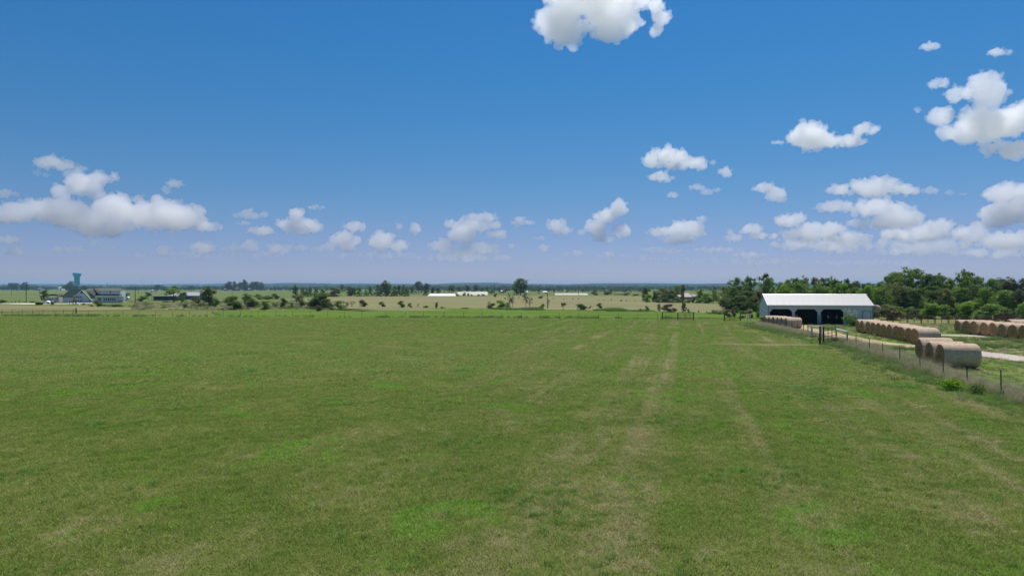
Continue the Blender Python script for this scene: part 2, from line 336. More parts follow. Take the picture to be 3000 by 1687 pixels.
# ------------------------------------------------------------------ foliage
def leaf_cloud(rnd, pts, nrm, size, clump_id, up_bias=.65):
    """quads at pts, facing loosely outward"""
    n = len(pts); d = nrm+rnd.normal(size=(n, 3))*.75+np.array([0, 0, up_bias]); d /= np.linalg.norm(d, axis=1)[:, None]+1e-9
    r = rnd.normal(size=(n, 3)); u = np.cross(d, r); u /= np.linalg.norm(u, axis=1)[:, None]+1e-9; w = np.cross(d, u)
    s = (size*rnd.uniform(.55, 1.35, n))[:, None]; a = rnd.uniform(.5, .9, n)[:, None]
    V = np.stack([pts-u*s*.5, pts-w*s*a*.5, pts+u*s*.5, pts+w*s*a*.5], 1)
    F = np.arange(4*n).reshape(n, 4); at_ = np.repeat(np.clip(clump_id*.65+rnd.random(n)*.35, 0, 1), 4)
    return V.reshape(-1, 3), F, at_
def crown_mesh(name, seed, kind='round', n_cl=70, n_leaf=6500, leaf=.032, hollow=.55):
    """unit crown: z 0..1, width about 1"""
    rnd = np.random.default_rng(seed); C = []; Rr = []
    lobes = []
    if kind in ('round', 'tall', 'open'):
        nl = 12 if kind != 'open' else 9
        for i in range(nl):
            z = .20+.62*i/(nl-1) if kind != 'open' else rnd.uniform(.34, .82); a = rnd.uniform(0, 2*np.pi); rr = rnd.uniform(.10, .30 if kind != 'tall' else .20)*(1-.55*max(0, z-.5))
            lobes.append((rr*np.cos(a), rr*np.sin(a), z, rnd.uniform(.17, .25)))
        lobes.append((rnd.uniform(-.1, .1), 0, .86, .14))
        if kind == 'open': lobes = [(x*1.3, y*1.3, z, r*.72) for x, y, z, r in lobes]
    elif kind == 'bush':
        lobes.append((0, 0, .42, .30)); lobes.append((0, 0, .75, .22))
        for i in range(16):
            a = rnd.uniform(0, 2*np.pi); rr = rnd.uniform(.05, .28)
            z = .14+.68*((i*5) % 8)/7; rr = .26*math.sqrt(max(.05, 1-((z-.42)/.5)**2))*rnd.uniform(.7, 1.05); a = i*2.4+rnd.uniform(-.5, .5); lobes.append((rr*np.cos(a), rr*np.sin(a), z, rnd.uniform(.17, .23)))
    elif kind == 'cedar':
        for i in range(11):
            z = .08+.8*i/10; w = .36*(1-z)**.75+.05; a = rnd.uniform(0, 2*np.pi)
            lobes.append((.25*w*np.cos(a), .25*w*np.sin(a), z, w*.85))
    elif kind == 'sparse':
        for i in range(12):
            a = rnd.uniform(0, 2*np.pi); rr = rnd.uniform(.05, .36); lobes.append((rr*np.cos(a), rr*np.sin(a), rnd.uniform(.3, .92), rnd.uniform(.07, .13)))
    elif kind == 'mound':
        for i in range(12):
            a = rnd.uniform(0, 2*np.pi); rr = rnd.uniform(.0, .34); lobes.append((rr*np.cos(a), rr*np.sin(a), rnd.uniform(.05, .55)*(1-rr), rnd.uniform(.14, .24)))
    pts = []; nr = []; cid = []
    for j in range(n_cl):
        x, y, z, r = lobes[rnd.integers(len(lobes))]
        d = rnd.normal(size=3); d[2] = d[2]*.9+.25; d /= np.linalg.norm(d); c = np.array([x, y, z])+d*r*rnd.uniform(hollow, 1.0)
        cr = rnd.uniform(.045, .095)*{'sparse': .8, 'bush': 1.15, 'mound': 1.1}.get(kind, 1.0); m = n_leaf//n_cl
        q = rnd.normal(size=(m, 3)); q /= np.linalg.norm(q, axis=1)[:, None]; q *= (rnd.random(m)**.45)[:, None]
        p = c+q*cr*np.array([1.15, 1.15, .8]); pts.append(p)
        out = p-np.array([x, y, z]); out /= np.linalg.norm(out, axis=1)[:, None]+1e-6; nr.append(q*.6+out*.6); cid.append(np.full(m, rnd.random()))
    pts = np.concatenate(pts); nr = np.concatenate(nr); cid = np.concatenate(cid); pts[:, 2] = np.clip(pts[:, 2], .01, 1.02)
    V, F, a = leaf_cloud(rnd, pts, nr, leaf, cid)
    return np_mesh(name, V, F, {'rnd': a})
def trunk_mesh(name, seed, kind='round'):
    rnd = random.Random(seed); b = MB(); lean = rnd.uniform(-.04, .04)
    if kind == 'cedar':
        b.bar((0, 0, -.02), (lean, 0, .85), .022, 6, .004); return b.mesh(name)
    k = (lean, rnd.uniform(-.03, .03), .38); b.bar((0, 0, -.03), k, .034, 7, .022); b.bar(k, (lean*2, 0, .75), .022, 6, .008)
    nb = 7 if kind != 'dead' else 16
    for i in range(nb):
        a = rnd.uniform(0, 6.28); z0 = rnd.uniform(.26, .6 if kind != 'dead' else .75); l = rnd.uniform(.18, .34)
        p0 = (lean, 0, z0); p1 = (lean+math.cos(a)*l, math.sin(a)*l, z0+rnd.uniform(.14, .30)); b.bar(p0, p1, .012, 5, .004)
        for j in range(2 if kind != 'dead' else 4):
            t = rnd.uniform(.4, 1); q = tuple(p0[c]+(p1[c]-p0[c])*t for c in range(3)); a2 = a+rnd.uniform(-.9, .9); l2 = rnd.uniform(.06, .14)
            b.bar(q, (q[0]+math.cos(a2)*l2, q[1]+math.sin(a2)*l2, q[2]+rnd.uniform(.04, .13)), .005, 4, .002)
    return b.mesh(name)
VAR = {'round': 5, 'tall': 3, 'open': 2, 'bush': 4, 'cedar': 3, 'sparse': 2, 'mound': 3}
PAR = {'round': (120, 9000, .030, .45), 'tall': (110, 8500, .032, .45), 'open': (60, 4200, .034, .4), 'bush': (150, 9000, .036, .35), 'cedar': (80, 5200, .032, .5), 'sparse': (34, 900, .030, .2), 'mound': (60, 3600, .045, .5)}
CROWN = {}; TRUNK = {}
for kd, nv in VAR.items():
    a, b_, c_, h_ = PAR[kd]
    for i in range(nv):
        me = crown_mesh('crown', 100+i*7+len(kd)*31, kd, a, b_, c_, h_); me.materials.append(M['leaf']); CROWN[kd, i] = me
for kd in ('round', 'cedar', 'dead'):
    for i in range(3):
        me = trunk_mesh('trunk', i+5, kd); me.materials.append(M['bark']); TRUNK[kd, i] = me
TR = random.Random(11); TN = [0]
GREEN = {'dark': (.120, .190, .042), 'mid': (.185, .285, .058), 'bright': (.225, .360, .052), 'olive': (.200, .225, .075), 'brown': (.180, .142, .088), 'grey': (.140, .170, .078), 'pale': (.20, .25, .10)}
def tree(px, yb, yt, wpx, kind, col, label, name=None, cat=None, group=None, d=None, x=None, zb=0):
    """a tree or shrub standing on the ground: px centre, base and top height in the photograph"""
    TN[0] += 1; i = TN[0]
    D = d if d else H*2000/(yb-843.5)
    X = (px-1500)/2000*D; h = (H-(yt-843.5)/2000*D) if d else (yb-yt)/2000*D; w = wpx/2000*D
    bush = kind in ('bush', 'mound')
    name = name or ('shrub' if bush else 'cedar_tree' if kind == 'cedar' else 'tree'); cat = cat or ('shrub' if bush else 'tree')
    e = empty(name, (X, D, zb-.1), 0, label=label, cat=cat, group=group)
    c = link('crown' if not bush else 'foliage', CROWN[kind, i % VAR[kind]], e); g = GREEN[col]; v = TR.uniform(.85, 1.15); c.color = (g[0]*v, g[1]*v, g[2]*v, 1)
    c.rotation_euler = (0, 0, TR.uniform(0, 6.28)); k = {'cedar': 1.6, 'tall': 1.45, 'sparse': 1.2, 'round': 1.32, 'bush': 1.25, 'open': 1.25}.get(kind, 1.12); dp = min(w, h*1.1)
    c.scale = (w*k, w*k if w < h*1.3 else w*k, h)
    tk = 'dead' if kind == 'sparse' else 'cedar' if kind == 'cedar' else 'round'
    t = link('trunk' if not bush else 'stem', TRUNK[tk, i % 3], e); t.scale = (w if kind != 'tall' else w*1.1, w, h*(.95 if not bush else .7)); t.rotation_euler = (0, 0, TR.uniform(0, 6.28))
    return e

# ------------------------------------------------------------------ more materials
def corrugated(name, c, freq, axis='X', var=.12, rough=.45, spec=.4, strength=.6, dirt=(.5, .45, .4)):
    k = N(name); w = k.n('TexWave', wave_type='BANDS', bands_direction=axis); w.inputs['Scale'].default_value = freq; k.l(k.obj(), w.inputs[0])
    nz = k.noise(k.vec(k.obj(), scale=(1, 1, .35)), 1.1, 4, .65)
    f = k.math('MULTIPLY', k.ramp(nz, .45, .75), var)
    c1 = k.mix(f, c, tuple(a*b for a, b in zip(c, dirt)))
    c1 = k.mix(k.math('MULTIPLY', k.ramp(w.outputs[1], .86, .98), .12), c1, tuple(x*.55 for x in c))
    k.base(c1); k.b.inputs['Roughness'].default_value = rough; k.b.inputs['Specular IOR Level'].default_value = spec; k.bump(w.outputs[1], strength, .02); return k.m
M['barn_wall'] = corrugated('galvanised_wall', (.54, .55, .59), 1.1)
M['barn_roof'] = corrugated('white_roof_metal', (.42, .405, .40), 1.1, var=.25, strength=.25)
M['trim'] = simple('grey_trim', (.20, .21, .23), .5)
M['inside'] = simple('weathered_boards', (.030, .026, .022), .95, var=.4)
M['galv'] = simple('galvanised_pipe', (.42, .45, .47), .4, .5)
M['bluepipe'] = simple('blue_green_pipe', (.16, .27, .30), .5)
M['rust'] = simple('rusty_steel', (.13, .062, .032), .9, var=.45, scale=4)
M['darkrust'] = simple('dark_rusty_pipe', (.19, .105, .082), .9, var=.4, scale=3)
M['redrust'] = simple('red_brown_paint', (.15, .060, .052), .8, var=.4, scale=3)
M['steelpost'] = simple('dull_green_steel', (.085, .095, .080), .7, var=.4, scale=6)
M['wood'] = simple('weathered_post', (.085, .070, .055), .95, var=.4, scale=6)
M['wire'] = simple('fence_wire', (.22, .21, .19), .6, .4)
M['white'] = simple('white_paint', (.78, .77, .74), .55, var=.08)
M['whitepipe'] = simple('whitewashed_pipe', (.62, .62, .60), .6, var=.2, scale=3)
M['tank_teal'] = simple('teal_paint', (.03, .48, .80), .45, var=.06, scale=.05, spec=.4)
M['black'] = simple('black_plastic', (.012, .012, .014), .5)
M['glass_dark'] = simple('dark_window', (.012, .016, .026), .12, var=.1, spec=.6)
M['rubber'] = simple('tyre_rubber', (.018, .018, .018), .9)

# ------------------------------------------------------------------ hay bales
def mat_bale_side():
    k = N('bale_net_wrap'); o = k.obj()
    fib = k.noise(k.vec(o, scale=(2.2, 14, 14)), 2.4, 4, .7); bl = k.noise(o, 1.6, 4, .6); rings = k.n('TexWave', wave_type='BANDS', bands_direction='X'); rings.inputs['Scale'].default_value = 1.9
    rings.inputs['Distortion'].default_value = 1.2; k.l(o, rings.inputs[0])
    tone = k.n('ObjectInfo').outputs['Random']
    c = k.mix(k.ramp(fib, .3, .7), (.25, .15, .088), (.84, .67, .51)); c = k.mix(k.math('MULTIPLY', k.ramp(bl, .45, .7), .45), c, (.70, .45, .30))
    c = k.mix(k.math('MULTIPLY', k.ramp(rings.outputs[1], .7, 1), .16), c, (.28, .21, .14)); c = k.mix(k.math('MULTIPLY', tone, .22), c, (.46, .33, .22))
    k.base(c); k.b.inputs['Roughness'].default_value = .85; k.b.inputs['Specular IOR Level'].default_value = .1; k.bump(fib, .8, .03); return k.m
def mat_bale_end():
    k = N('bale_rolled_end'); o = k.obj(); g = k.n('TexWave', wave_type='RINGS', rings_direction='X'); g.inputs['Scale'].default_value = 5; g.inputs['Distortion'].default_value = 3.5; g.inputs['Detail'].default_value = 3
    k.l(o, g.inputs[0]); f = k.noise(o, 9, 5, .75); b = k.noise(o, 2.2, 4, .65)
    c = k.mix(k.ramp(f, .3, .7), (.20, .105, .040), (.66, .42, .19)); c = k.mix(k.math('MULTIPLY', g.outputs[1], .3), c, (.20, .12, .05)); c = k.mix(k.ramp(b, .64, .74), c, (.72, .55, .34))
    k.base(c); k.b.inputs['Roughness'].default_value = 1; k.b.inputs['Specular IOR Level'].default_value = .05; k.bump(f, 1, .07); return k.m
M['bale'] = mat_bale_side(); M['bale_end'] = mat_bale_end()
def bale_meshes(seed, D, L):
    rnd = np.random.default_rng(seed); n = 40; r = D/2
    prof = [(-L/2, r*.90), (-L/2+.05, r*.965), (-L/2+.14, r), (-L*.25, r*1.004), (0, r*1.0), (L*.25, r*1.004), (L/2-.14, r), (L/2-.05, r*.965), (L/2, r*.90)]
    t = np.linspace(0, 2*np.pi, n, endpoint=False); wob = 1+.022*np.sin(2*t+seed*1.7)+.014*np.sin(3*t+seed)+.010*np.sin(5*t+2*seed)+rnd.normal(size=n)*.004; flat = np.where(np.sin(t) < -.75, 1-.035*(-np.sin(t)-.75)/.25, 1)
    V = []; F = []
    for x, rr in prof:
        for i in range(n): V.append((x, rr*wob[i]*math.cos(t[i]), rr*wob[i]*flat[i]*math.sin(t[i])+r*.965))
    for k in range(len(prof)-1):
        for i in range(n): F.append((k*n+i, k*n+(i+1) % n, (k+1)*n+(i+1) % n, (k+1)*n+i))
    b = MB(); b.add(V, F); side = b.mesh('roll', True); side.materials.append(M['bale'])
    ends = []
    for s in (-1, 1):
        V = []; F = []; rr_ = [0, .12, .25, .4, .55, .7, .8, .88, .905]
        for q in rr_:
            for i in range(n):
                dx = rnd.normal()*.018+.03*math.sin(4*t[i]+q*9+seed)*(1-q)*.6; dx = 0 if q > .89 else dx
                V.append((s*(L/2+.035*(1-(q/.905)**4)+dx*.9), r*q*wob[i]*math.cos(t[i]), r*q*wob[i]*flat[i]*math.sin(t[i])+r*.965))
        for k in range(len(rr_)-1):
            for i in range(n): F.append((k*n+i, k*n+(i+1) % n, (k+1)*n+(i+1) % n, (k+1)*n+i))
        b = MB(); b.add(V, F); m = b.mesh('end_face', True); m.materials.append(M['bale_end']); ends.append(m)
    return side, ends
BV = [bale_meshes(s, 1.66, 2.15) for s in range(5)]
BR = random.Random(4); BN = [0]
def bale(x, y, rz, label, group, sc=1.0, z=0.02):
    """x, y: middle of its left end on the ground"""
    BN[0] += 1; side, ends = BV[BN[0] % 5]; L = 2.15*sc
    e = empty('hay_bale', (x+math.cos(rz)*L/2, y+math.sin(rz)*L/2, z), rz, label=label, cat='hay bale', group=group); e.scale = (sc, sc, sc)
    a = BR.uniform(-.25, .25)
    s = link('roll', side, e); [link('end_face', m, e) for m in ends]
    return e
g1 = 'bales in the nearest cluster by the fence'
bale(29.55, 47.15, R(-13), 'nearest round hay bale at right, with its whole net-wrapped side showing above the weeds', g1, 1.05)
bale(29.95, 49.05, R(-12), 'middle bale of the three nearest, squeezed between two others behind the wire fence', g1, 1.02)
bale(30.75, 51.6, R(-12), 'rear bale of the nearest three, touching the foot of the long bale row', g1, 1.04)
g2 = 'bales in the long row beside the dirt track'
lab2 = ['front bale of the long row, its side visible behind the nearest three', 'second bale from the front of the long row beside the track', 'third bale from the front of the long row, a pale straw tuft on its end',
        'fourth bale from the front of the long row', 'fifth bale from the front of the long row, pressed close to its neighbour', 'middle bale of the long row, halfway between front and barn end', 'fifth bale from the barn end of the long row',
        'fourth bale from the barn end of the long row', 'third bale from the barn end of the long row', 'second bale from the barn end of the long row', 'bale at the barn end of the long row, nearest the flowering weeds']
for i, lb in enumerate(lab2):
    t = i/10; bale(39.3+t*3.6+BR.uniform(-.12, .12), 66.6+t*18.0+BR.uniform(-.1, .1), R(-2-6*t+BR.uniform(-2, 2)), lb, g2, BR.uniform(.955, .99))
g3 = 'bales in the short row in front of the barn'
for i, lb in enumerate(['front bale of the short row before the barn, weathered side showing', 'second bale of the short row before the barn', 'third bale of the short row before the barn', 'fourth bale of the short row before the barn', 'fifth bale of the short row before the barn', 'last bale of the short row, against the left barn post']):
    bale(37.4-i*.12, 93.2+i*1.22, R(-9+BR.uniform(-2, 2)), lb, g3, .90)
g4 = 'bales in the row at the right edge'
lab4 = ['leftmost bale of the right-hand row, furthest from the camera', 'second bale from the left in the right-hand row', 'third bale from the left in the right-hand row', 'fourth bale from the left in the right-hand row, hidden low by green weeds', 'fifth bale from the left in the right-hand row, with a broad dark end',
        'sixth bale from the left in the right-hand row', 'seventh bale from the left in the right-hand row, taller than the sixth', 'eighth bale from the left in the right-hand row, beside a dark gap', 'ninth bale from the left in the right-hand row, cut by the picture edge']
for i, lb in enumerate(lab4):
    bale(54.3-i*.12+BR.uniform(-.1, .1), 83.2-i*1.68+BR.uniform(-.05, .05), R(-6+BR.uniform(-4, 4)), lb, g4, BR.uniform(.98, 1.03))
for i, lb in enumerate(['bale behind the right-hand row, its top rising above the seventh', 'second bale behind the right-hand row, at the picture edge', 'third bale behind the right-hand row, pale top only']):
    bale(58.6+i*.7, 80.5-i*2.0, R(-5), lb, 'bales standing behind the right-hand row', 1.1)

# ------------------------------------------------------------------ the barn
BA = math.atan2(-.156, .988)
barn = empty('barn', (39.1, 104, 0), BA, label='long open-fronted metal hay barn with white roof and three dark bays', cat='barn')
W_, D_, E_, RZ = 14.75, 6.6, 2.96, 4.50
u = lambda px: (math.tan(math.atan((px-1500)/2000))*104-39.1)/(.988+.156*(px-1500)/2000)
ops = [(u(2255.5), u(2320.7)), (u(2328.8), u(2394.9)), (u(2405), u(2471))]
ZT, CH = 2.30, .42
def front_wall():
    b = MB(); T = .06
    xs = [0]+[v for o in ops for v in o]+[W_]
    b.box(0, W_, 0, T, ZT, E_)                                    # band over the bays
    for i in range(0, len(xs), 2): b.box(xs[i], xs[i+1], 0, T, 0, ZT)
    for a, c in ops:
        b.prism([(a, ZT), (a+CH, ZT), (a, ZT-CH)], 0, T); b.prism([(c, ZT), (c, ZT-CH), (c-CH, ZT)], 0, T)
    return b
front_wall().build('front_wall', M['barn_wall'], barn)
def gable(x):
    b = MB(); q = [(x, .0, 0), (x, D_, 0), (x, D_, E_), (x, D_/2, RZ-.05), (x, .0, E_)]; b.add(q+[(x+.06, p[1], p[2]) for p in q], [tuple(range(5)), tuple(range(5, 10))[::-1]]+[(i, 5+i, 5+(i+1) % 5, (i+1) % 5) for i in range(5)]); return b
gable(-.065).build('side_wall', M['barn_wall'], barn); gable(W_+.005).build('side_wall', M['barn_wall'], barn)
MB().box(0, W_, D_+.005, D_+.06, 0, E_).build('rear_wall', M['barn_wall'], barn)
rs = None; NS = 16; sw = (W_+.5)/NS
for i in range(NS):
    for sgn in (0, 1):
        y0, y1 = (-.22, D_/2) if sgn == 0 else (D_/2, D_+.22); z0 = E_-.06; x = -.25+i*sw
        if i == 0:
            b = MB(); za, zb_ = (z0, RZ) if sgn == 0 else (RZ, z0)
            for j in range(4):
                xx = sw*j/4
                b.add([(xx, y0, za), (xx+sw/4-.05, y0, za), (xx+sw/4-.05, y1, zb_), (xx, y1, zb_)], [(0, 1, 2, 3)]); b.add([(xx+sw/4-.05, y0, za), (xx+sw/4-.025, y0, za+.018), (xx+sw/4, y0, za), (xx+sw/4, y1, zb_), (xx+sw/4-.025, y1, zb_+.018), (xx+sw/4-.05, y1, zb_)], [(0, 1, 4, 5), (1, 2, 3, 4)])
            me = b.mesh('roof_sheet'); me.materials.append(M['barn_roof']); rs = rs or {}; rs[sgn] = me
        o = link('roof_sheet', rs[sgn], barn); o.location = (x, 0, 0)
b = MB(); b.add([(-.25, D_/2-.2, RZ-.04), (-.25, D_/2, RZ+.06), (-.25, D_/2+.2, RZ-.04), (W_+.25, D_/2-.2, RZ-.04), (W_+.25, D_/2, RZ+.06), (W_+.25, D_/2+.2, RZ-.04)], [(0, 3, 4, 1), (1, 4, 5, 2), (0, 1, 2), (3, 5, 4)]); b.build('ridge_cap', M['galv'], barn)
for x in (-.12, W_+.05): MB().box(x, x+.08, -.09, -.01, 0, E_-.08).build('corner_trim', M['trim'], barn)
b = MB(); b.add([(-.27, -.24, E_-.14), (-.27, -.24, E_-.05), (-.27, D_/2, RZ+.02), (-.27, D_/2, RZ-.10), (-.27, D_+.24, E_-.05), (-.27, D_+.24, E_-.14)], [(0, 1, 2, 3), (3, 2, 4, 5)]); b.build('rake_trim', M['trim'], barn)
MB().box(-.2, W_+.2, -.28, -.225, E_-.15, E_-.045).build('gutter', M['white'], barn)
for x in [ops[0][0]-.12, (ops[0][1]+ops[1][0])/2-.06, (ops[1][1]+ops[2][0])/2-.06]:
    MB().box(x, x+.12, .08, .22, 0, ZT).build('post', M['inside'], barn)
for x in (4.6, 8.4, 12.0): MB().box(x, x+.14, 3.2, 3.34, 0, RZ-.3).build('post', M['inside'], barn)
for x in (1.5, 4.8, 8.2, 11.4): MB().box(x, x+.05, .3, D_-.1, E_-.25, E_-.05).build('roof_beam', M['inside'], barn)
MB().box(.1, W_-.1, D_-.12, D_-.04, 0, 1.4).build('inner_boarding', M['inside'], barn)
MB().box(.1, W_-.1, .12, D_-.1, .02, .05).build('earth_floor', M['inside'], barn)
MB().box(.07, W_-.07, D_-.035, D_-.0, .05, E_).build('inner_lining', M['inside'], barn)
dx0, dx1 = u(2527.5), u(2549.5)
b = MB(); b.box(dx0, dx1, -.06, -.012, .05, 2.0); dr = b.build('door', M['barn_wall'], barn)
b = MB(); [b.box(*q) for q in ((dx0-.07, dx0-.005, -.075, -.012, 0, 2.0), (dx1+.005, dx1+.07, -.075, -.012, 0, 2.0), (dx0-.07, dx1+.07, -.075, -.012, 2.005, 2.08))]; b.build('door_frame', M['trim'], dr)
MB().box(dx0+.08, dx0+.14, -.12, -.062, .95, 1.05).build('handle', M['black'], dr)
# tubular gates folded back against the posts between the bays
for (xa, xb, dy, lb) in ((ops[1][0]-.05, ops[0][1]-.1, .0, 'pale blue-green pipe gate folded against the post left of the middle bay'), (ops[1][1]+.02, ops[2][0]-.02, 0, 'pale blue-green pipe gate folded between the middle and right bays')):
    c, s = math.cos(BA), math.sin(BA); ox, oy = 39.1+c*xa+s*.35, 104+s*xa-c*.35; L = xb-xa if xb > xa else .55
    if xb < xa: L = .35
    e = empty('pipe_gate', (ox, oy, .1), BA, label=lb, cat='gate')
    for x in (0, L/2, L): MB().bar((x, 0, 0), (x, 0, 1.35), .035).build('upright', M['bluepipe'], e)
    for z in (.06, .32, .58, .84, 1.08, 1.32): MB().bar((0, -.04, z), (L, -.04, z), .030).build('rail', M['bluepipe'], e)
for (px_, z_, lb) in ((2423, 1.1, 'small white scrap hanging inside the right bay, left of centre'), (2448, 1.05, 'white rag on the rail inside the right-hand bay')):
    x_, y_, _ = at(px_, 930, 105.5); b = MB(); b.add([(0, 0, 0), (.18, .02, -.05), (.42, .05, -.38), (.2, .0, -.30), (.1, .05, -.62), (.02, .03, -.2), (.1, .14, -.1), (.3, .15, -.3)], [(0, 1, 2, 3), (0, 3, 4, 5), (1, 6, 7, 2), (0, 5, 6, 1), (3, 2, 7, 4)])
    o = b.build('rag', M['white']); o.location = (x_, y_, z_+.25); tag(o, lb, 'rag')

# ------------------------------------------------------------------ fuel tank on its stand, right of the barn
x_, y_ = (2566-1500)/2000*106, 106
e = empty('fuel_tank', (x_, y_, 0), R(50), label='rusty round fuel tank on a tall steel stand behind the right barn end', cat='tank')
b = MB(); n = 22
prof = [(.0, -.95), (.35, -.94), (.56, -.88), (.62, -.78), (.62, .78), (.56, .88), (.35, .94), (0, .95)]
q = []; f = []
for r_, xx in prof:
    for i in range(n): t = 2*math.pi*i/n; q.append((xx, r_*math.cos(t), 2.25+r_*math.sin(t)))
for k_ in range(len(prof)-1):
    for i in range(n): f.append((k_*n+i, k_*n+(i+1) % n, (k_+1)*n+(i+1) % n, (k_+1)*n+i))
b.add(q, f); b.build('drum', simple('tank_rust', (.33, .24, .17), .8, var=.5, scale=1.5), e, True)
for x in (-.6, .6):
    for y in (-.45, .45): MB().bar((x*1.05, y*1.15, 0), (x*.9, y*.8, 1.8), .05).build('leg', M['darkrust'], e)
for x in (-.6, .6): MB().bar((x, -.45, 1.62), (x, .45, 1.62), .05).build('cross_brace', M['darkrust'], e)
for y in (-.48, .48): MB().bar((-.62, y, .9), (.62, y, .9), .035).build('cross_brace', M['darkrust'], e)

# ------------------------------------------------------------------ fences
def fence(name, posts, hgt, label, cat='fence', mat=None, r=.032, wires=(.35, .6, .85, 1.05), wr=.007, lean=.04, seed=0, group=None, square=False, wmat=None):
    rnd = random.Random(seed); x0, y0 = posts[0][:2]; e = empty(name, (x0, y0, 0), 0, label=label, cat=cat, group=group)
    for p in posts:
        b = MB(); lx, ly = rnd.uniform(-lean, lean), rnd.uniform(-lean, lean); h = p[2] if len(p) > 2 else hgt*rnd.uniform(.94, 1.05)
        if square: b.box(-r, r, -r, r, -.1, h)
        else:      # steel T section: a flange and a web
            b.add([(-r, -r*.3, -.1), (r, -r*.3, -.1), (r, r*.15, -.1), (-r, r*.15, -.1), (-r+lx, -r*.3+ly, h), (r+lx, -r*.3+ly, h), (r+lx, r*.15+ly, h), (-r+lx, r*.15+ly, h)], [(0,1,5,4),(1,2,6,5),(2,3,7,6),(3,0,4,7),(4,5,6,7)])
            b.add([(-r*.2, r*.15, -.1), (r*.2, r*.15, -.1), (r*.2, r*1.3, -.1), (-r*.2, r*1.3, -.1), (-r*.2+lx, r*.15+ly, h), (r*.2+lx, r*.15+ly, h), (r*.2+lx, r*1.3+ly, h), (-r*.2+lx, r*1.3+ly, h)], [(0,1,5,4),(1,2,6,5),(2,3,7,6),(3,0,4,7),(4,5,6,7)])
        o = b.build('post', mat or M['steelpost'], e); o.location = (p[0]-x0, p[1]-y0, 0)
    for z in wires:
        b = MB()
        for a, c in zip(posts, posts[1:]): b.bar((a[0]-x0, a[1]-y0, z+rnd.uniform(-.02, .02)), (c[0]-x0, c[1]-y0, z+rnd.uniform(-.02, .02)), wr, 4)
        b.build('wire', wmat or M['wire'], e)
    return e
nearp = [(24.2, 30.6), (24.65, 34.4, 1.38), (25.2, 37.8), (25.9, 41), (26.9, 45), (28.3, 49.8), (29.4, 54.2), (30.5, 58.2), (32, 63.5), (32.35, 65.8)]
fence('wire_fence', nearp, 1.18, 'near wire fence on steel posts running past the closest bales', r=.030, seed=1)
lf = [(33.0, 75.3)]+[((px-1500)/2000*d, d) for px, d in ((2367.7, 78), (2353.5, 80.5), (2337, 83.5), (2320, 87), (2303, 91), (2285, 95), (2266, 99), (2248, 102))]
fence('wire_fence', lf, 1.2, 'wire fence in tall dry grass between the white gate brace and the barn', r=.040, seed=2)
# far fence: posts counted in the photograph
fx = [-45, 4, 14.5+40, 114.5, 163, 212.6, 259, 310.5, 361, 407.6, 455, 505.6, 554.7, 606, 655, 704.7, 756.6, 808, 857, 909, 960, 1010, 1060, 1131, 1187, 1240, 1300, 1358]
fence('wire_fence', [((px-1500)/2000*131.5, 131.5) for px in fx[:9]], 1.1, 'left stretch of the far field fence, below the farmhouse', r=.024, seed=3)
fence('wire_fence', [((px-1500)/2000*131.5, 131.5) for px in fx[8:17]], 1.1, 'stretch of the far field fence below the dark bushes', r=.024, seed=4)
fence('wire_fence', [((px-1500)/2000*d, d) for px, d in zip(fx[16:], [131.5, 131.5, 131, 131, 130.5, 130, 129.5, 129, 128, 127, 126, 125.5])], 1.1, 'middle stretch of the far field fence, below the long white roof', r=.024, seed=5)
ff = [((px-1500)/2000*d, d) for px, d in zip([1358, 1412.5, 1470.8, 1527, 1582, 1638, 1695, 1753, 1812.5, 1869, 1926, 1940.6], [125.5, 124, 122.5, 121.5, 120.5, 120, 119.5, 119, 118.5, 118, 117.6, 117.5])]
fence('wire_fence', ff, 1.12, 'right stretch of the far field fence, ending at a dark corner post', r=.024, seed=6)
# rail fence behind the far one, left
b0 = -98; e = empty('rail_fence', (-112, 147, 0), 0, label='low dark single-rail fence at far left, ending at a stout black post', cat='fence')
for i in range(9): MB().bar((i*2.2, 0, -.1), (i*2.2, 0, .85), .035).build('post', M['darkrust'], e)
MB().bar((-3, 0, .85), (18, 0, .85), .045).build('rail', M['darkrust'], e)
x, y = G(223, 917); o = MB().lathe([(.13, -.1), (.13, 1.05), (.10, 1.12), (0, 1.12)], 10).build('corner_post', M['wood'], None, True, label='thick dark wooden post standing alone in the tan hay strip', cat='post'); o.location = (x, y, 0)

def panel_gate(loc, rz, L, h, rails, ups, mat, label, cat='gate', r=.03, group=None, posts=None, pm=None, name='pipe_gate', pr=.085):
    e = empty(name, (*loc, 0), rz, label=label, cat=cat, group=group)
    for x in ups: MB().bar((x*L, 0, .12), (x*L, 0, h), r*1.1).build('upright', mat, e)
    for i in range(rails): z = .15+(h-.15)*i/(rails-1); MB().bar((0, -.045, z), (L, -.045, z), r).build('rail', mat, e)
    for x in posts or (): MB().bar((x*L, .06, -.1), (x*L, .06, h+.12), pr, 8).build('post', pm or mat, e)
    return e
def px2(px, d): return (px-1500)/2000*d
p0, p1 = (px2(1940.6, 117.5), 117.5), (px2(1986, 117), 117); p2 = (px2(2032, 116.5), 116.5)
panel_gate(p0, math.atan2(p1[1]-p0[1], p1[0]-p0[0]), math.dist(p0, p1), 1.15, 4, (.2, .6), M['wood'], 'sagging wire gate between two dark posts in the far fence', 'gate', .014, posts=(0,), name='wire_gate')
panel_gate(p1, math.atan2(p2[1]-p1[1], p2[0]-p1[0]), math.dist(p2, p1), 1.15, 5, (.02, .4, .5, .78, .98), M['darkrust'], 'dark rusty pipe gate in the far fence, left of the grassy opening', 'gate', .028, posts=(0, 1), pm=M['wood'])
p0, p1 = (px2(2122.5, 114), 114), (px2(2170, 114), 114)
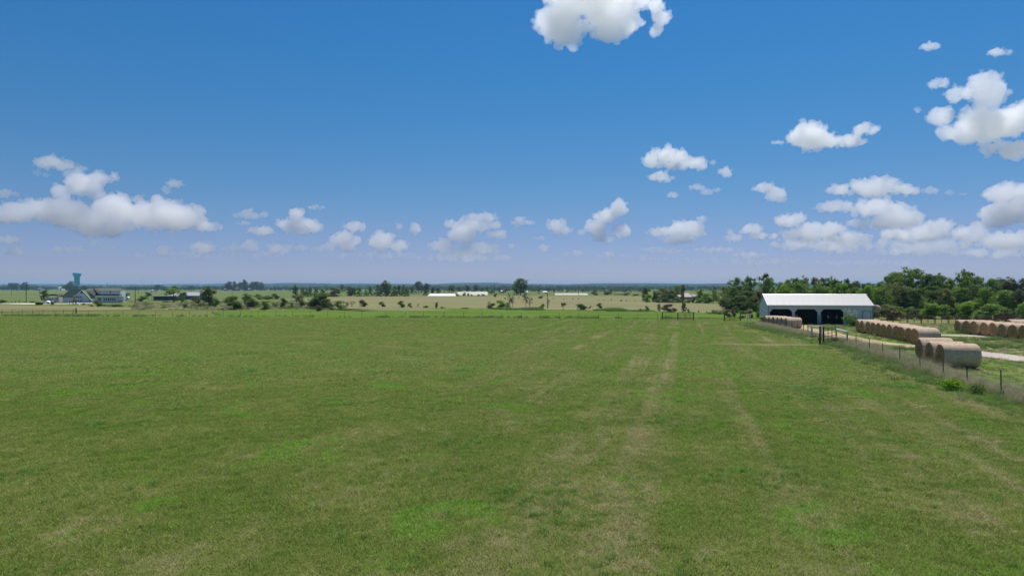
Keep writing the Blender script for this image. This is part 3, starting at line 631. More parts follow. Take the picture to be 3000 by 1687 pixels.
panel_gate(p0, 0, math.dist(p0, p1), 1.15, 5, (.02, .33, .62, .98), M['wood'], 'weathered pipe gate right of the grassy opening, before the brown brush', 'gate', .026, posts=(0, 1), pm=M['wood'])
x, y = px2(2190.5, 110), 110; e = empty('fence_brace', (x, y, 0), 0, label='small white-topped brace of two grey posts left of the barn', cat='fence brace')
for xx in (0, .5): MB().bar((xx, 0, -.1), (xx, 0, 1.25), .055, 8).build('post', M['whitepipe'], e)
MB().bar((-.05, -.0, 1.27), (.6, 0, 1.27), .05, 8).build('rail', M['white'], e)
# the gateway in the near fence
def brace(a, c, label):
    e = empty('fence_brace', (*a, 0), 0, label=label, cat='fence brace'); dx, dy = c[0]-a[0], c[1]-a[1]
    for q in ((0, 0), (dx, dy)): MB().lathe([(.075, -.1), (.075, 1.31), (.05, 1.35), (0, 1.36)], 10, q).build('post', M['whitepipe'], e, True)
    MB().bar((0, 0, 1.28), (dx, dy, 1.28), .062, 8).build('rail', M['white'], e)
    for z in (.4, .75): MB().bar((0, 0, z), (dx, dy, z), .012, 4).build('wire', M['wire'], e)
    return e
brace((32.45, 66.1), (33.4, 70.3), 'white pipe brace with a sloping top rail at the near side of the farm gateway')
brace((33.05, 75.2), (33.85, 74.7), 'white pipe brace on the far side of the farm gateway, half hidden in weeds')
e = empty('gate_post', (30.05, 66.6, 0), 0, label='rusty brown gate post with a weedy black foot, left of the open gate', cat='post')
MB().lathe([(.085, -.1), (.085, 1.78), (0, 1.8)], 10).build('post_tube', M['rust'], e, True); MB().box(-.16, .10, -.1, .1, .40, .66).build('hanging_tin', M['darkrust'], e)
panel_gate((30.72, 67.2), math.atan2(70.0-67.2, 33.2-30.72), 3.75, 1.55, 6, (.0, .33, .66, 1), M['rust'], 'rusty brown pipe gate standing open beside the white braces', 'gate', .027, posts=(0,), pm=M['rust'])
x, y = G(2313, 973); b = MB(); b.box(-.25, .25, -.02, .02, 0, .62); b.box(-.05, .42, -.04, .30, .58, .63)
o = b.build('white_board', M['white'], label='small white board bent over in the dry grass by the short bale row', cat='board'); o.location = (x, y, .02); o.rotation_euler = (0, .35, .4)

# ------------------------------------------------------------------ corral behind the bales
cr = [(px2(px, d), d) for px, d in ((2583, 107), (2617, 106), (2660, 105.2), (2700, 104.6), (2740, 104), (2780, 103.4), (2822, 102.7), (2862, 102), (2905, 101.4), (2950, 100.8), (3000, 100), (3050, 99.5))]
labs = ['corral panel beside the rusty fuel tank', 'corral panel second from the barn, with a thick end post', 'sun-bleached corral panel third from the barn', 'corral panel behind the middle of the long bale row', 'corral panel behind the front of the long bale row', 'corral panel seen between the two bale rows',
        'corral panel just left of the right-hand bales', 'dark corral panel above the first right-hand bales', 'dark corral panel left of the red slatted trailer', 'dark corral panel in front of the red slatted trailer', 'last corral panel at the picture edge']
for i, (a, c) in enumerate(zip(cr, cr[1:])):
    L = math.dist(a, c)-.12
    panel_gate(a, math.atan2(c[1]-a[1], c[0]-a[0]), L, 1.28, 5, (.01, .5, .99), M['darkrust'] if i % 3 else M['rust'], labs[i], 'fence panel', .032, 'rusty corral panels behind the hay bales', posts=(0,), pm=M['darkrust'], name='corral_panel', pr=.05)
# slatted stock trailer under the vines
x = px2(2934, 106); e = empty('stock_trailer', (x, 106, 0), R(-4), label='old red-brown slatted stock trailer half buried in vines at far right', cat='trailer')
Lt = 2.6*1.05
for i in range(5): MB().box(0, Lt*.93, 0, .05, 1.22+i*.19, 1.22+i*.19+.08).build('slat', M['wood'], e)
MB().box(0, Lt, -.02, .03, .55, 1.15).build('side_panel', M['redrust'], e)
for xx in (0, Lt*.33, Lt*.66, Lt*.95): MB().box(xx, xx+.07, .055, .12, .5, 2.15).build('upright', M['wood'], e)
MB().box(0, Lt, .13, 1.9, .45, .55).build('deck', M['darkrust'], e); MB().box(0, Lt*.95, 1.9, 1.95, .55, 1.3).build('rear_side', M['wood'], e)
for xx in (.9, 1.7):
    b = MB(); b.bar((xx, -.05, .33), (xx, .15, .33), .33, 18); b.build('wheel', M['rubber'], e)
e = empty('machine_hood', (px2(2975, 97), 97, 0), 0, label='low dark flat machine hood just above the bales at the right edge', cat='machine')
MB().prism([(0, .9), (.1, 1.2), (1.0, 1.28), (1.3, 1.0), (1.3, .5), (0, .5)], 0, .8).build('hood', M['black'], e)
for xx in (.25, 1.05): MB().bar((xx, -.06, .3), (xx, .16, .3), .3, 16).build('wheel', M['rubber'], e)

# ------------------------------------------------------------------ water tower
x, y = px2(225.5, 1700), 1700; e = empty('water_tower', (x, y, 0), 0, label='tall teal water tower with a wide round tank on the left skyline', cat='water tower')
zt = lambda yy: H-(yy-843.5)/2000*1700
b = MB(); b.lathe([(6.6, 0), (6.2, 8), (6.2, zt(809.6)), (7.6, zt(809.5))], 40); b.build('column', M['tank_teal'], e, True)
b = MB(); b.lathe([(7.6, zt(809.5)), (8.9, zt(806.5)), (9.4, zt(805)), (9.4, zt(800.5)), (8.8, zt(799.5))], 40); b.build('tank', M['tank_teal'], e, True)
b = MB(); b.lathe([(9.2, zt(799.5)), (6.5, zt(798.3)), (2.5, zt(797.6)), (0, zt(797.5))], 40); b.build('tank_roof', simple('pale_teal_paint', (.30, .50, .58), .5), e, True)
b = MB(); b.bar((0, 0, zt(797.6)), (0, 0, zt(795.6)), .35); b.bar((-.8, 0, zt(796.9)), (.8, 0, zt(796.9)), .2); b.build('vent', M['tank_teal'], e)

# ------------------------------------------------------------------ farmhouse, left
HD = 259; hs = HD/2000; hx = lambda px: (px-270)*hs; hzz = lambda yy: (886-yy)*hs
M['siding'] = corrugated('pale_blue_siding', (.74, .78, .86), .9, 'Z', .08, .7, .2, .3)
M['siding2'] = corrugated('pale_green_siding', (.64, .74, .76), .9, 'Z', .08, .7, .2, .3)
M['shingle'] = simple('green_grey_shingles', (.135, .16, .13), .95, var=.25, scale=1.2)
M['garage'] = simple('white_garage_panel', (.82, .80, .80), .6, var=.05)
house = empty('farmhouse', (px2(270, HD), HD, 0), 0, label='pale blue farmhouse with steep green roofs beside the concrete drive, far left', cat='house')
ev = (-6.3, 3.2)    # direction in which the front gable runs back
A, Bq, Cq, Dq, Eq = (hx(214), 0), (hx(214), hzz(869.5)), (hx(238), hzz(848)), (hx(268), hzz(880)), (hx(268), 0)
b = MB(); b.prism([A, Bq, Cq, Dq, Eq], 0, .15); b.build('gable_wall', M['siding'], house)
b = MB(); b.add([(A[0], .15, 0), (A[0]+ev[0], ev[1], 0), (A[0]+ev[0], ev[1], Bq[1]), (A[0], .15, Bq[1])], [(0, 1, 2, 3)]); b.build('side_wall', M['siding2'], house)
def slab(q, t, dz=.0):
    b = MB(); n = len(q); b.add([(x, y, z+dz) for x, y, z in q]+[(x, y, z+dz-t) for x, y, z in q], [tuple(range(n)), tuple(range(n, 2*n))[::-1]]+[(i, n+i, n+(i+1) % n, (i+1) % n) for i in range(n)]); return b
slab([(Bq[0]-.35, -.35, Bq[1]-.15), (Cq[0], -.35, Cq[1]+.12), (Cq[0]+ev[0], ev[1], Cq[1]+.12), (Bq[0]-.35+ev[0], ev[1], Bq[1]-.15)], .12).build('roof', M['shingle'], house)
slab([(Cq[0]+.01, -.35, Cq[1]+.12), (Dq[0]+.3, -.35, Dq[1]-.1), (Dq[0]+.3+ev[0], ev[1], Dq[1]-.1), (Cq[0]+.01+ev[0], ev[1], Cq[1]+.12)], .12).build('roof', M['shingle'], house)
g_ = Vector((ev[0], ev[1], 0)); 
for t0, t1 in ((.08, .48), (.56, .94)):
    a_ = Vector((A[0]-.03, .12, 0))+g_*t0; c_ = Vector((A[0]-.03, .12, 0))+g_*t1; b = MB(); o2 = Vector((-.06, -.03, 0))
    b.add([a_+o2, c_+o2, c_+o2+Vector((0, 0, 1.85)), a_+o2+Vector((0, 0, 1.85)), a_, c_, c_+Vector((0, 0, 1.85)), a_+Vector((0, 0, 1.85))], [(0,1,2,3),(4,5,6,7),(0,1,5,4),(1,2,6,5),(2,3,7,6),(3,0,4,7)]); b.build('garage_door', M['garage'], house)
MB().box(hx(236), hx(241), -.05, -.01, hzz(860), hzz(854.5)).build('window', M['glass_dark'], house)
MB().box(hx(215.5), hx(241), -1.2, -.02, hzz(871.5), hzz(870)).build('porch_roof', M['shingle'], house)
MB().box(hx(217), hx(218), -1.1, -1.0, 0, hzz(871.6)).build('porch_post', M['white'], house); MB().box(hx(239), hx(240), -1.1, -1.0, 0, hzz(871.6)).build('porch_post', M['white'], house)
MB().box(hx(235), hx(237.6), -.05, -.01, hzz(884.5), hzz(877)).build('door', M['glass_dark'], house)
MB().box(hx(228), hx(231), -.05, -.01, hzz(880), hzz(876.8)).build('window', M['glass_dark'], house)
# cross roof between gable and right wing
slab([(hx(240), 2.4, hzz(850)), (hx(237), 4.6, hzz(845)), (hx(277), 4.6, hzz(845)), (hx(284), 1.2, hzz(874))+(), (hx(262), 1.2, hzz(874))], .12).build('cross_roof', M['shingle'], house)
MB().box(hx(266), hx(277), 1.4, 4, 0, hzz(873)).build('cross_wall', M['siding'], house)
MB().box(hx(276), hx(279), 1.33, 1.39, hzz(874.5), hzz(871.5)).build('window', M['glass_dark'], house)
# right wing
MB().box(hx(279), hx(343), 0, 5.6, 0, hzz(870.2)).build('wing_wall', M['siding2'], house)
slab([(hx(276), -.35, hzz(869.8)), (hx(361), -.35, hzz(869.8)), (hx(349), 1.7, hzz(861)), (hx(286), 1.7, hzz(861))], .14).build('lower_roof', M['shingle'], house)
MB().box(hx(286), hx(346), 1.55, 5.0, hzz(869.5), hzz(853)).build('dormer_wall', M['siding'], house)
slab([(hx(283), 1.15, hzz(853.2)), (hx(348.5), 1.15, hzz(853.2)), (hx(340), 3.6, hzz(843.6)), (hx(269), 3.6, hzz(843.6))], .14).build('upper_roof', M['shingle'], house)
slab([(hx(267.5), 1.1, hzz(844)), (hx(270), 1.1, hzz(844.6)), (hx(287), .9, hzz(867.5)), (hx(280), .9, hzz(868))], .1).build('rake_shadow', M['black'], house)  # black wedge modelled in place of the shadow under the gable overhang
for px in (287.5, 291.3, 295.3): 
    w_ = MB().box(hx(px-1.3), hx(px+1.3), -.06, -.01, hzz(880.8), hzz(872.8)).build('window', M['glass_dark'], house); MB().box(hx(px-1.5), hx(px+1.5), -.10, -.062, hzz(881.3), hzz(880.9)).build('sill', M['white'], w_)
for px in (305.5, 311.8, 318, 324, 330.3, 336.5):
    w_ = MB().box(hx(px-1.9), hx(px+1.9), -.06, -.01, hzz(880.8), hzz(872.8)).build('window', M['glass_dark'], house); MB().box(hx(px-2.1), hx(px+2.1), -.10, -.062, hzz(881.4), hzz(880.9)).build('sill', M['white'], w_)
MB().box(hx(314.5), hx(318), 1.48, 1.54, hzz(858.5), hzz(854)).build('window', M['glass_dark'], house)
MB().box(hx(343.5), hx(357), 1, 3.4, hzz(881), hzz(880)).build('deck', M['redrust'], house)
for px in (345, 350, 356): MB().box(hx(px), hx(px+.8), 1, 1.1, 0, hzz(870)).build('deck_post', M['siding2'], house)
o = MB().box(0, .7, 0, .7, 0, .62).build('cooling_unit', simple('slate_cabinet', (.17, .20, .27), .6), label='small slate-blue cooling unit at the foot of the farmhouse gable', cat='cooling unit'); o.location = (px2(259, 258), 258, 0)
# things in the yard
def yard(px, y): return G(px, y)
x, y = G(150, 887.5); e = empty('camper_trailer', (x, y, 0), R(3), label='cream camper trailer with a slanted nose parked by the drive', cat='camper trailer'); s = y/2000
M['cream'] = simple('cream_shell', (.50, .46, .40), .5, var=.08)
b = MB(); b.prism([(-22*s, 3*s), (-22*s, 6*s), (-15.5*s, 16.5*s), (22*s, 17.5*s), (22.5*s, 3*s)], 0, 2.2); b.build('body', M['cream'], e)
for px, w in ((-14.5, 3), (-9, 3), (-3, 4.4), (16.5, 2.6)): MB().box((px-w/2)*s, (px+w/2)*s, -.05, -.01, 8*s if px < 10 else 10*s, (12 if px < 10 else 14)*s).build('window', M['glass_dark'], e)
b = MB(); b.box(-13*s, 11*s, -.06, -.01, 15.7*s, 16.6*s); b.build('awning_roll', M['white'], e)
for px in (5, 10): MB().bar((px*s, -.04, 2.5*s), (px*s, .2, 2.5*s), 2.5*s, 14).build('wheel', M['rubber'], e)
x, y = G(132, 889.5); s = y/2000; e = empty('parked_car', (x, y, 0), 0, label='white sedan parked on the drive before the camper', cat='car')
b = MB(); b.prism([(-12*s, 1.6*s), (-12*s, 5*s), (-9*s, 5.8*s), (-6*s, 8.6*s), (3*s, 8.8*s), (7*s, 6*s), (13*s, 4.8*s), (13*s, 1.6*s)], 0, 1.7); b.build('body', M['white'], e)
MB().prism([(-7.6*s, 6.1*s), (-5.6*s, 8.2*s), (2.6*s, 8.3*s), (5.4*s, 6.1*s)], -.03, -.005).build('side_window', M['glass_dark'], e)
for px in (-7.5, 8.5): MB().bar((px*s, -.05, 2*s), (px*s, .25, 2*s), 2.2*s, 14).build('wheel', M['rubber'], e)
x, y = G(110, 893.3); s = y/2000; e = empty('trash_container', (x, y, 0), 0, label='long black trash container at the left end of the drive', cat='container')
MB().prism([(-6.6*s, 0), (-6.9*s, 6.8*s), (6.9*s, 6.8*s), (6.6*s, 0)], 0, 1.4).build('bin', M['black'], e); MB().box(-7*s, 7*s, -.05, 1.45, 6.85*s, 7.4*s).build('lid', M['black'], e)
x, y = G(154, 893); s = y/2000; e = empty('propane_tank', (x, y, 0), 0, label='upright grey tank between the white car and the farmhouse', cat='tank')
MB().lathe([(4.6*s, .1), (4.7*s, 9*s), (3.8*s, 10.6*s), (1.4*s, 11.6*s), (0, 11.7*s)], 20).build('shell', simple('grey_shell', (.22, .25, .28), .6), e, True); MB().box(-4*s, 4*s, -.3, .3, 0, .1).build('base', M['concrete'], e)
x, y = G(222, 893); s = y/2000; e = empty('playset', (x, y, 0), 0, label='red wooden playset with a pale green slide in front of the house', cat='playset')
for px in (-7, 1): 
    for yy in (0, 1.1): MB().box((px-.6)*s, (px+.6)*s, yy, yy+.12, 0, 15*s).build('leg', M['redrust'], e)
MB().prism([(-9*s, 15*s), (-3*s, 18*s), (3*s, 15*s)], -.1, 1.4).build('roof', M['redrust'], e); MB().box(-7*s, 1*s, .0, 1.2, 7*s, 8*s).build('platform', M['redrust'], e)
b = MB(); b.add([(1*s, .2, 8*s), (9.5*s, .2, 0), (9.5*s, .9, 0), (1*s, .9, 8*s), (1*s, .2, 8.8*s), (9.5*s, .2, .8*s), (9.5*s, .9, .8*s), (1*s, .9, 8.8*s)], [(0,1,2,3),(0,1,5,4),(3,2,6,7)]); b.build('slide', simple('mint_slide', (.42, .62, .56), .4), e)
MB().bar((-9*s, .5, 11*s), (-22*s, .5, 9*s), .07).build('swing_beam', M['redrust'], e)
for px in (-13, -21): MB().bar((px*s, .5, 10*s), (px*s, .5, 0), .06).build('leg', M['redrust'], e)
x, y = G(366, 880); s = y/2000; e = empty('utility_trailer', (x, y, 0), 0, label='white covered trailer with a bright blue tarp beside the house', cat='trailer')
MB().prism([(-4*s, 3*s), (-5*s, 11*s), (6*s, 11.5*s), (10*s, 8*s), (9*s, 3*s)], 0, 1.6).build('cover', M['white'], e); MB().box(-12*s, -5.2*s, .1, 1.5, 5*s, 10*s).build('tarp', simple('blue_tarp', (.04, .25, .62), .5), e); MB().box(-12*s, 8*s, 0, 1.6, 1.8*s, 2.9*s).build('bed', simple('navy_bed', (.05, .07, .25), .5), e)
for px in (-6, 3): MB().bar((px*s, -.06, 1.6*s), (px*s, .2, 1.6*s), 1.6*s, 12).build('wheel', M['rubber'], e)
# carport behind camper
x, y = G(152, 885); s = y/2000; e = empty('carport', (px2(153, 290), 290, 0), 0, label='dark-roofed carport behind the cream camper', cat='carport'); s = .145
MB().prism([(-14*s, 15.5*s), (-7*s, 19.5*s), (10*s, 19.5*s), (16*s, 16.5*s), (16*s, 15*s), (-14*s, 15*s)], 0, 4).build('roof', simple('navy_roof', (.03, .04, .06), .6), e)
for px in (-12, 14): MB().box(px*s, px*s+.15, 0, .15, 0, 15*s-.01).build('post', M['wood'], e)

# ------------------------------------------------------------------ long shed and metal building, left of centre
x, y, D = px2(432, 300), 300, 300; s = D/2000; e = empty('open_shed', (x, y, 0), 0, label='long low open shed with a pale flat roof, left of the spreading tree', cat='shed'); g0 = H/s-0
gy = lambda yy: H-(yy-843.5)*s
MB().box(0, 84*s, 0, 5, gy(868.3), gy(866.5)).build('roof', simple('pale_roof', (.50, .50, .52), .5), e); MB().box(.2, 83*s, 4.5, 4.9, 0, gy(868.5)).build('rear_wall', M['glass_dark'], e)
for i in range(8): MB().box(i*11.6*s, i*11.6*s+.15, .2, .35, 0, gy(868.4)).build('post', M['wood'], e)
MB().box(36*s, 83*s, .4, .5, gy(875), gy(870)).build('side_panel', simple('navy_panel', (.05, .06, .14), .6), e)
D = 330; s = D/2000; gy = lambda yy: H-(yy-843.5)*s
e = empty('metal_building', (px2(493, D), D, 0), 0, label='white-roofed metal building with dark blue walls behind the spreading tree', cat='building')
MB().box(8*s, 90*s, 0, 7, 0, gy(865.5)).build('wall', simple('blue_wall', (.09, .10, .26), .6), e)
slab([(0, -.3, gy(866)), (91*s, -.3, gy(866)), (88*s, 5, gy(856)), (14*s, 5, gy(856))], .15).build('roof', M['barn_roof'], e)

# ------------------------------------------------------------------ far farm buildings
def far_building(px0, px1, yb, yt, ye, D, wall, roof, label, cat='farm building', inset=3, name='farm_building'):
    s = D/2000; gy = lambda yy: H-(yy-843.5)*s; e = empty(name, (px2(px0, D), D, 0), 0, label=label, cat=cat); w = (px1-px0)*s
    MB().box(.3, w-.3, 0, 12, -1, gy(ye)-.05).build('wall', wall, e); slab([(0, -.5, gy(ye)), (w, -.5, gy(ye)), (w-inset*s, 6, gy(yt)), (inset*s, 6, gy(yt))], .2).build('roof', roof, e)
    slab([(inset*s, 6.01, gy(yt)), (w-inset*s, 6.01, gy(yt)), (w, 12.5, gy(ye)), (0, 12.5, gy(ye))], .2).build('roof', roof, e); return e
M['tanroof'] = corrugated('tan_roof', (.50, .47, .38), .4, var=.15); M['pinkroof'] = simple('faded_pink_roof', (.42, .30, .27), .7, var=.15, scale=.4)
M['wroof'] = simple('bright_white_roof', (.80, .79, .78), .5, var=.06); M['beige'] = simple('beige_wall', (.40, .38, .34), .8)
far_building(1252, 1336, 868, 860.3, 867.6, 480, M['redrust'], M['wroof'], 'long low white-roofed poultry house sunk behind the tan pasture', inset=5)
far_building(1336, 1430, 868, 854.6, 866.8, 560, M['beige'], M['tanroof'], 'long tan-roofed barn right of the white poultry house', inset=3)
far_building(1625, 1724, 868, 859, 864.8, 560, simple('slate_wall', (.16, .18, .22), .8), M['tanroof'], 'very long tan-roofed shed behind the pasture, right of the big tree', inset=2)
far_building(1536, 1549, 860, 852.8, 855.5, 900, M['beige'], M['wroof'], 'small white roof just right of the big tree')
far_building(1589, 1605, 860, 852.8, 855.5, 900, M['beige'], M['wroof'], 'small white roof beyond the pasture, above the lone wire pole')
far_building(1467, 1473, 856, 851, 853, 1000, M['beige'], M['wroof'], 'tiny white roof left of the big tree, among dark trees', inset=1)
far_building(1697, 1735, 858, 854.3, 856.5, 1100, M['beige'], M['tanroof'], 'low pale roof peeping above the very long tan shed', inset=2)
far_building(1986, 2028, 872, 858.7, 869.5, 330, M['beige'], M['pinkroof'], 'cottage with a faded pink roof among the trees left of the barn', 'house', 2, 'cottage')
far_building(2029, 2046, 872, 862, 868, 335, M['beige'], simple('grey_roof', (.25, .27, .25), .8), 'grey-roofed lean-to touching the pink-roofed cottage', 'shed', 1, 'lean_to')
far_building(684, 703, 852, 839.5, 846, 1440, M['beige'], simple('orange_tile_roof', (.42, .22, .15), .8), 'farmhouse with an orange roof in the distant grove', 'house', 5, 'distant_house')
far_building(656, 667, 852, 844.5, 847.2, 1440, M['beige'], M['tanroof'], 'low tan outbuilding at the left of the distant grove')
far_building(716, 738, 852, 844, 847.2, 1440, M['beige'], M['tanroof'], 'low tan outbuilding at the right of the distant grove')
far_building(47, 55, 852, 838.5, 843, 1500, M['beige'], simple('teal_roof', (.16, .36, .42), .6), 'tiny teal roof between distant trees at far left', inset=2)
far_building(108, 120, 852, 843.5, 846, 1500, M['beige'], simple('blue_roof', (.16, .30, .38), .6), 'tiny blue roof beyond the meadow, left of the farmhouse', inset=2)
far_building(169, 172, 850, 839.7, 842.5, 1500, M['wroof'], simple('pale_green_roof', (.42, .62, .52), .6), 'tiny pale green roof left of the water tower', inset=.5)
far_building(174, 180, 850, 839.7, 842.5, 1500, M['wroof'], M['wroof'], 'tiny bright white roof left of the water tower', inset=.5)
far_building(440, 446, 856, 849, 852, 900, M['beige'], M['tanroof'], 'tiny cream hut in the meadow left of the spreading tree', inset=1)
far_building(1842, 1848, 846, 838, 841, 4000, M['wroof'], M['wroof'], 'white speck of a house high on the distant wooded hill', inset=1)
far_building(1848, 1853, 848, 845, 848.5, 2600, M['wroof'], M['wroof'], 'white speck of a house low on the distant wooded hill', inset=1)

# ------------------------------------------------------------------ poles and mast
def pole(px, yb, yt, label, arm=True, d=None, r=.14, group=None):
    D = d or H*2000/(yb-843.5); h = H-(yt-843.5)/2000*D; e = empty('utility_pole', (px2(px, D), D, 0), 0, label=label, cat='utility pole', group=group)
    MB().bar((0, 0, -.2), (0, 0, h), r, 8, r*.7).build('shaft', M['wood'], e)
    if arm:
        MB().box(-1.1, 1.1, -.14, -.02-r, h-.55, h-.40).build('crossarm', M['wood'], e)
        for x in (-1, 0, 1): MB().bar((x, -.1, h-.39), (x, -.1, h-.18), .06).build('insulator', M['glass_dark'], e)
    return e
pole(76.7, 884.5, 824.5, 'tall utility pole with a crossarm at far left', d=268)
pole(396, 888.5, 842, 'plain dark pole right of the farmhouse', arm=False)
pole(314, 862, 828.5, 'distant crossarm pole on the skyline right of the water tower', d=620, r=.2)
pole(34, 865, 849, 'thin pole in the far-left meadow', arm=False, d=500, r=.12); pole(116.5, 866, 846, 'thin pole above the tree behind the camper', arm=False, d=480, r=.12)
pole(445, 858, 833, 'distant pole left of the spreading tree', arm=False, d=760, r=.2); pole(406, 866, 836, 'thin pole between the sheds and the distant trees', arm=False, d=620, r=.16)
pole(680, 868, 838, 'faint pole before the distant grove', arm=False, d=450, r=.11); pole(718, 872, 850, 'short faint pole right of the distant grove', arm=False, d=420, r=.11)
pole(1448, 864, 832.5, 'tall thin pole over the tan barn', arm=False, d=540, r=.17); pole(1604, 904, 859.5, 'lone dark pole in the pasture right of the bare trees', arm=False, d=185, r=.11)
pole(1694.6, 866, 833.5, 'tall thin pole over the very long tan shed', arm=False, d=540, r=.17); pole(1883, 871, 854, 'pale grey pole at the left edge of the cottage trees', arm=False, d=400, r=.12)
e = empty('radio_mast', (px2(415.5, 2600), 2600, 0), 0, label='hair-thin radio mast on the left skyline', cat='mast'); MB().bar((0, 0, 0), (0, 0, H+38*1.3), .45, 4, .3).build('lattice', M['galv'], e)
for i in range(3): MB().bar((0, 0, 44-8*i), (9-2*i, 0, 0), .06, 3).build('guy_wire', M['galv'], e)

# ------------------------------------------------------------------ trees and shrubs that can be told apart
# left: yard, bushes and hedges
tree(129, 884, 848, 24, 'tall', 'dark', 'dark upright tree behind the cream camper')
tree(5, 888, 876, 28, 'bush', 'dark', 'dark rounded bush cut by the left picture edge')
for px, h_, lb in ((34.5, 5, 'tiniest of three young cedars by the left end of the drive'), (45, 7, 'middle of three young cedars by the drive'), (56, 8, 'tallest of three young cedars by the drive')):
    tree(px, 888, 887-h_, 4, 'cedar', 'dark', lb)
tree(372, 872, 857, 22, 'bush', 'mid', 'green bush behind the house deck and blue tarp')
tree(416, 883, 864, 34, 'bush', 'bright', 'wide bright bush left of the low open shed')
tree(434, 870, 855, 24, 'bush', 'grey', 'grey-green tree clump behind the low open shed')
tree(286, 897, 878, 30, 'bush', 'olive', 'scruffy bush in front of the house corner')
tree(333, 898, 884, 74, 'mound', 'mid', 'long low hedge of weeds below the six house windows')
tree(305, 896, 886, 26, 'mound', 'olive', 'low weeds left of the long hedge before the house')
tree(267, 897, 887, 16, 'mound', 'brown', 'brownish weed clump before the house gable')
tree(246, 893, 883, 14, 'mound', 'mid', 'small shrub right of the playset slide')
tree(95, 885, 878, 26, 'mound', 'mid', 'low weeds beside the tall utility pole')
tree(73, 885, 881, 16, 'mound', 'brown', 'dull low bush left of the tall pole')
tree(180, 873, 864, 22, 'bush', 'olive', 'olive bush between camper and garage')
tree(510, 884, 834, 62, 'open', 'mid', 'spreading tree with a bare forked trunk, in front of the white metal roof')
tree(533, 885, 852, 32, 'bush', 'mid', 'dense dark green growth against the right of the spreading tree')
tree(542, 902, 888, 16, 'bush', 'dark', 'small dark shrub below the spreading tree')
tree(612, 896, 837, 54, 'tall', 'olive', 'large olive tree with full crown, right of the metal building')
tree(618, 895, 868, 36, 'bush', 'dark', 'dark lower growth at the foot of the large olive tree')
tree(582, 890, 861, 30, 'sparse', 'brown', 'thin twiggy shrub left of the large olive tree')
tree(575, 889, 866, 30, 'bush', 'olive', 'pale olive shrub beside the twiggy one')
tree(633, 899, 871, 26, 'bush', 'bright', 'bright green shrub at the foot of the large olive tree')
tree(588, 897, 885, 60, 'mound', 'mid', 'low green weeds left of the bright shrub')
tree(684, 906, 862, 52, 'bush', 'dark', 'left one of two big dark round bushes')
tree(702, 906, 886, 30, 'mound', 'olive', 'pale weeds at the right foot of the left dark bush')
tree(733, 903, 859, 52, 'bush', 'dark', 'right one of two big dark round bushes')
tree(776, 908, 880, 24, 'bush', 'mid', 'small round shrub right of the two big dark bushes')
tree(786, 877, 854, 52, 'mound', 'mid', 'broad hedge behind the small round shrub')
tree(808, 876, 858, 26, 'bush', 'mid', 'round right end of the hedge behind the small shrub')
tree(760, 876, 860, 30, 'bush', 'mid', 'left end of the hedge above the right dark bush')
tree(830, 902, 871, 24, 'bush', 'olive', 'pale feathery shrub between the small round shrub and a young cedar')
tree(806, 901, 886, 18, 'bush', 'olive', 'faint pale shrub in the rough grass')
tree(855, 902, 884, 15, 'cedar', 'dark', 'small dark cedar left of the round olive tree')
tree(881, 899, 861, 34, 'bush', 'olive', 'round olive tree left of the broadest dark bush')
tree(937, 902, 857, 68, 'bush', 'dark', 'broadest dark green bush, many-stemmed, left of centre')
tree(920, 903, 868, 38, 'bush', 'dark', 'left shoulder of the broadest dark bush')
tree(955, 903, 872, 34, 'bush', 'dark', 'right shoulder of the broadest dark bush')
tree(935, 911, 893, 24, 'bush', 'brown', 'reddish-brown weed clump in front of the broadest bush')
tree(918, 905, 892, 22, 'mound', 'bright', 'bright low weeds in front of the broadest bush')
tree(970, 908, 896, 15, 'bush', 'brown', 'dark brown dead clump right of the broadest bush')
tree(968, 902, 882, 20, 'bush', 'olive', 'pale olive shrub touching the right of the broadest bush')
tree(992, 905, 879, 26, 'bush', 'mid', 'light green round shrub at the corner of the tan pasture')
tree(1031, 897, 880, 38, 'sparse', 'olive', 'thin see-through shrubs in the pasture corner')
tree(1017, 896, 884, 12, 'cedar', 'dark', 'small dark shrub left of the thin pasture-corner shrubs')
tree(1064, 898, 876, 27, 'bush', 'olive', 'bushy tree right of the thin pasture-corner shrubs')
tree(1120, 898, 882, 22, 'bush', 'mid', 'squat shrub in the pasture below the cedar row')
tree(1176, 900, 880, 25, 'bush', 'dark', 'dark pointed shrub in the pasture edge, below the tallest cedar group')
tree(1201, 900, 885, 15, 'bush', 'mid', 'narrow shrub right of the dark pointed one')
tree(1225, 901, 888, 12, 'sparse', 'olive', 'wispy stems in the weed line below the two grey trees')
tree(1249, 901, 890, 20, 'mound', 'dark', 'low dark weeds left of the thin upright shrub')
tree(1280, 903, 884, 11, 'tall', 'dark', 'thin upright shrub at the pasture edge below the white poultry house')
tree(1295, 902, 893, 18, 'mound', 'dark', 'low dark weeds right of the thin upright shrub')
tree(1365, 904, 897, 34, 'mound', 'olive', 'flat olive weeds at the pasture edge below the tan barn')
# shrubs along the near edge of the pasture, right part
tree(1432, 902, 878, 18, 'sparse', 'brown', 'spiky half-dead shrub at the left of the bright round bush')
tree(1440, 903, 886, 30, 'bush', 'mid', 'grey-green low bush left of the bright round bush')
tree(1468, 903, 876, 34, 'bush', 'bright', 'bright green round bush left of the two bare trees')
tree(1486, 902, 884, 20, 'bush', 'mid', 'dull bush touching the right of the bright round bush')
tree(1494, 900, 851, 34, 'sparse', 'grey', 'left one of two thin half-bare trees')
tree(1502, 899, 868, 20, 'sparse', 'brown', 'twiggy stems beside the left half-bare tree')
tree(1541, 900, 853, 26, 'sparse', 'brown', 'right one of two thin half-bare trees, with a dark double trunk')
tree(1552, 900, 868, 30, 'sparse', 'grey', 'grey thicket at the foot of the right half-bare tree')
tree(1588, 905, 888, 19, 'bush', 'bright', 'small bright flat-topped shrub left of the lone pole')
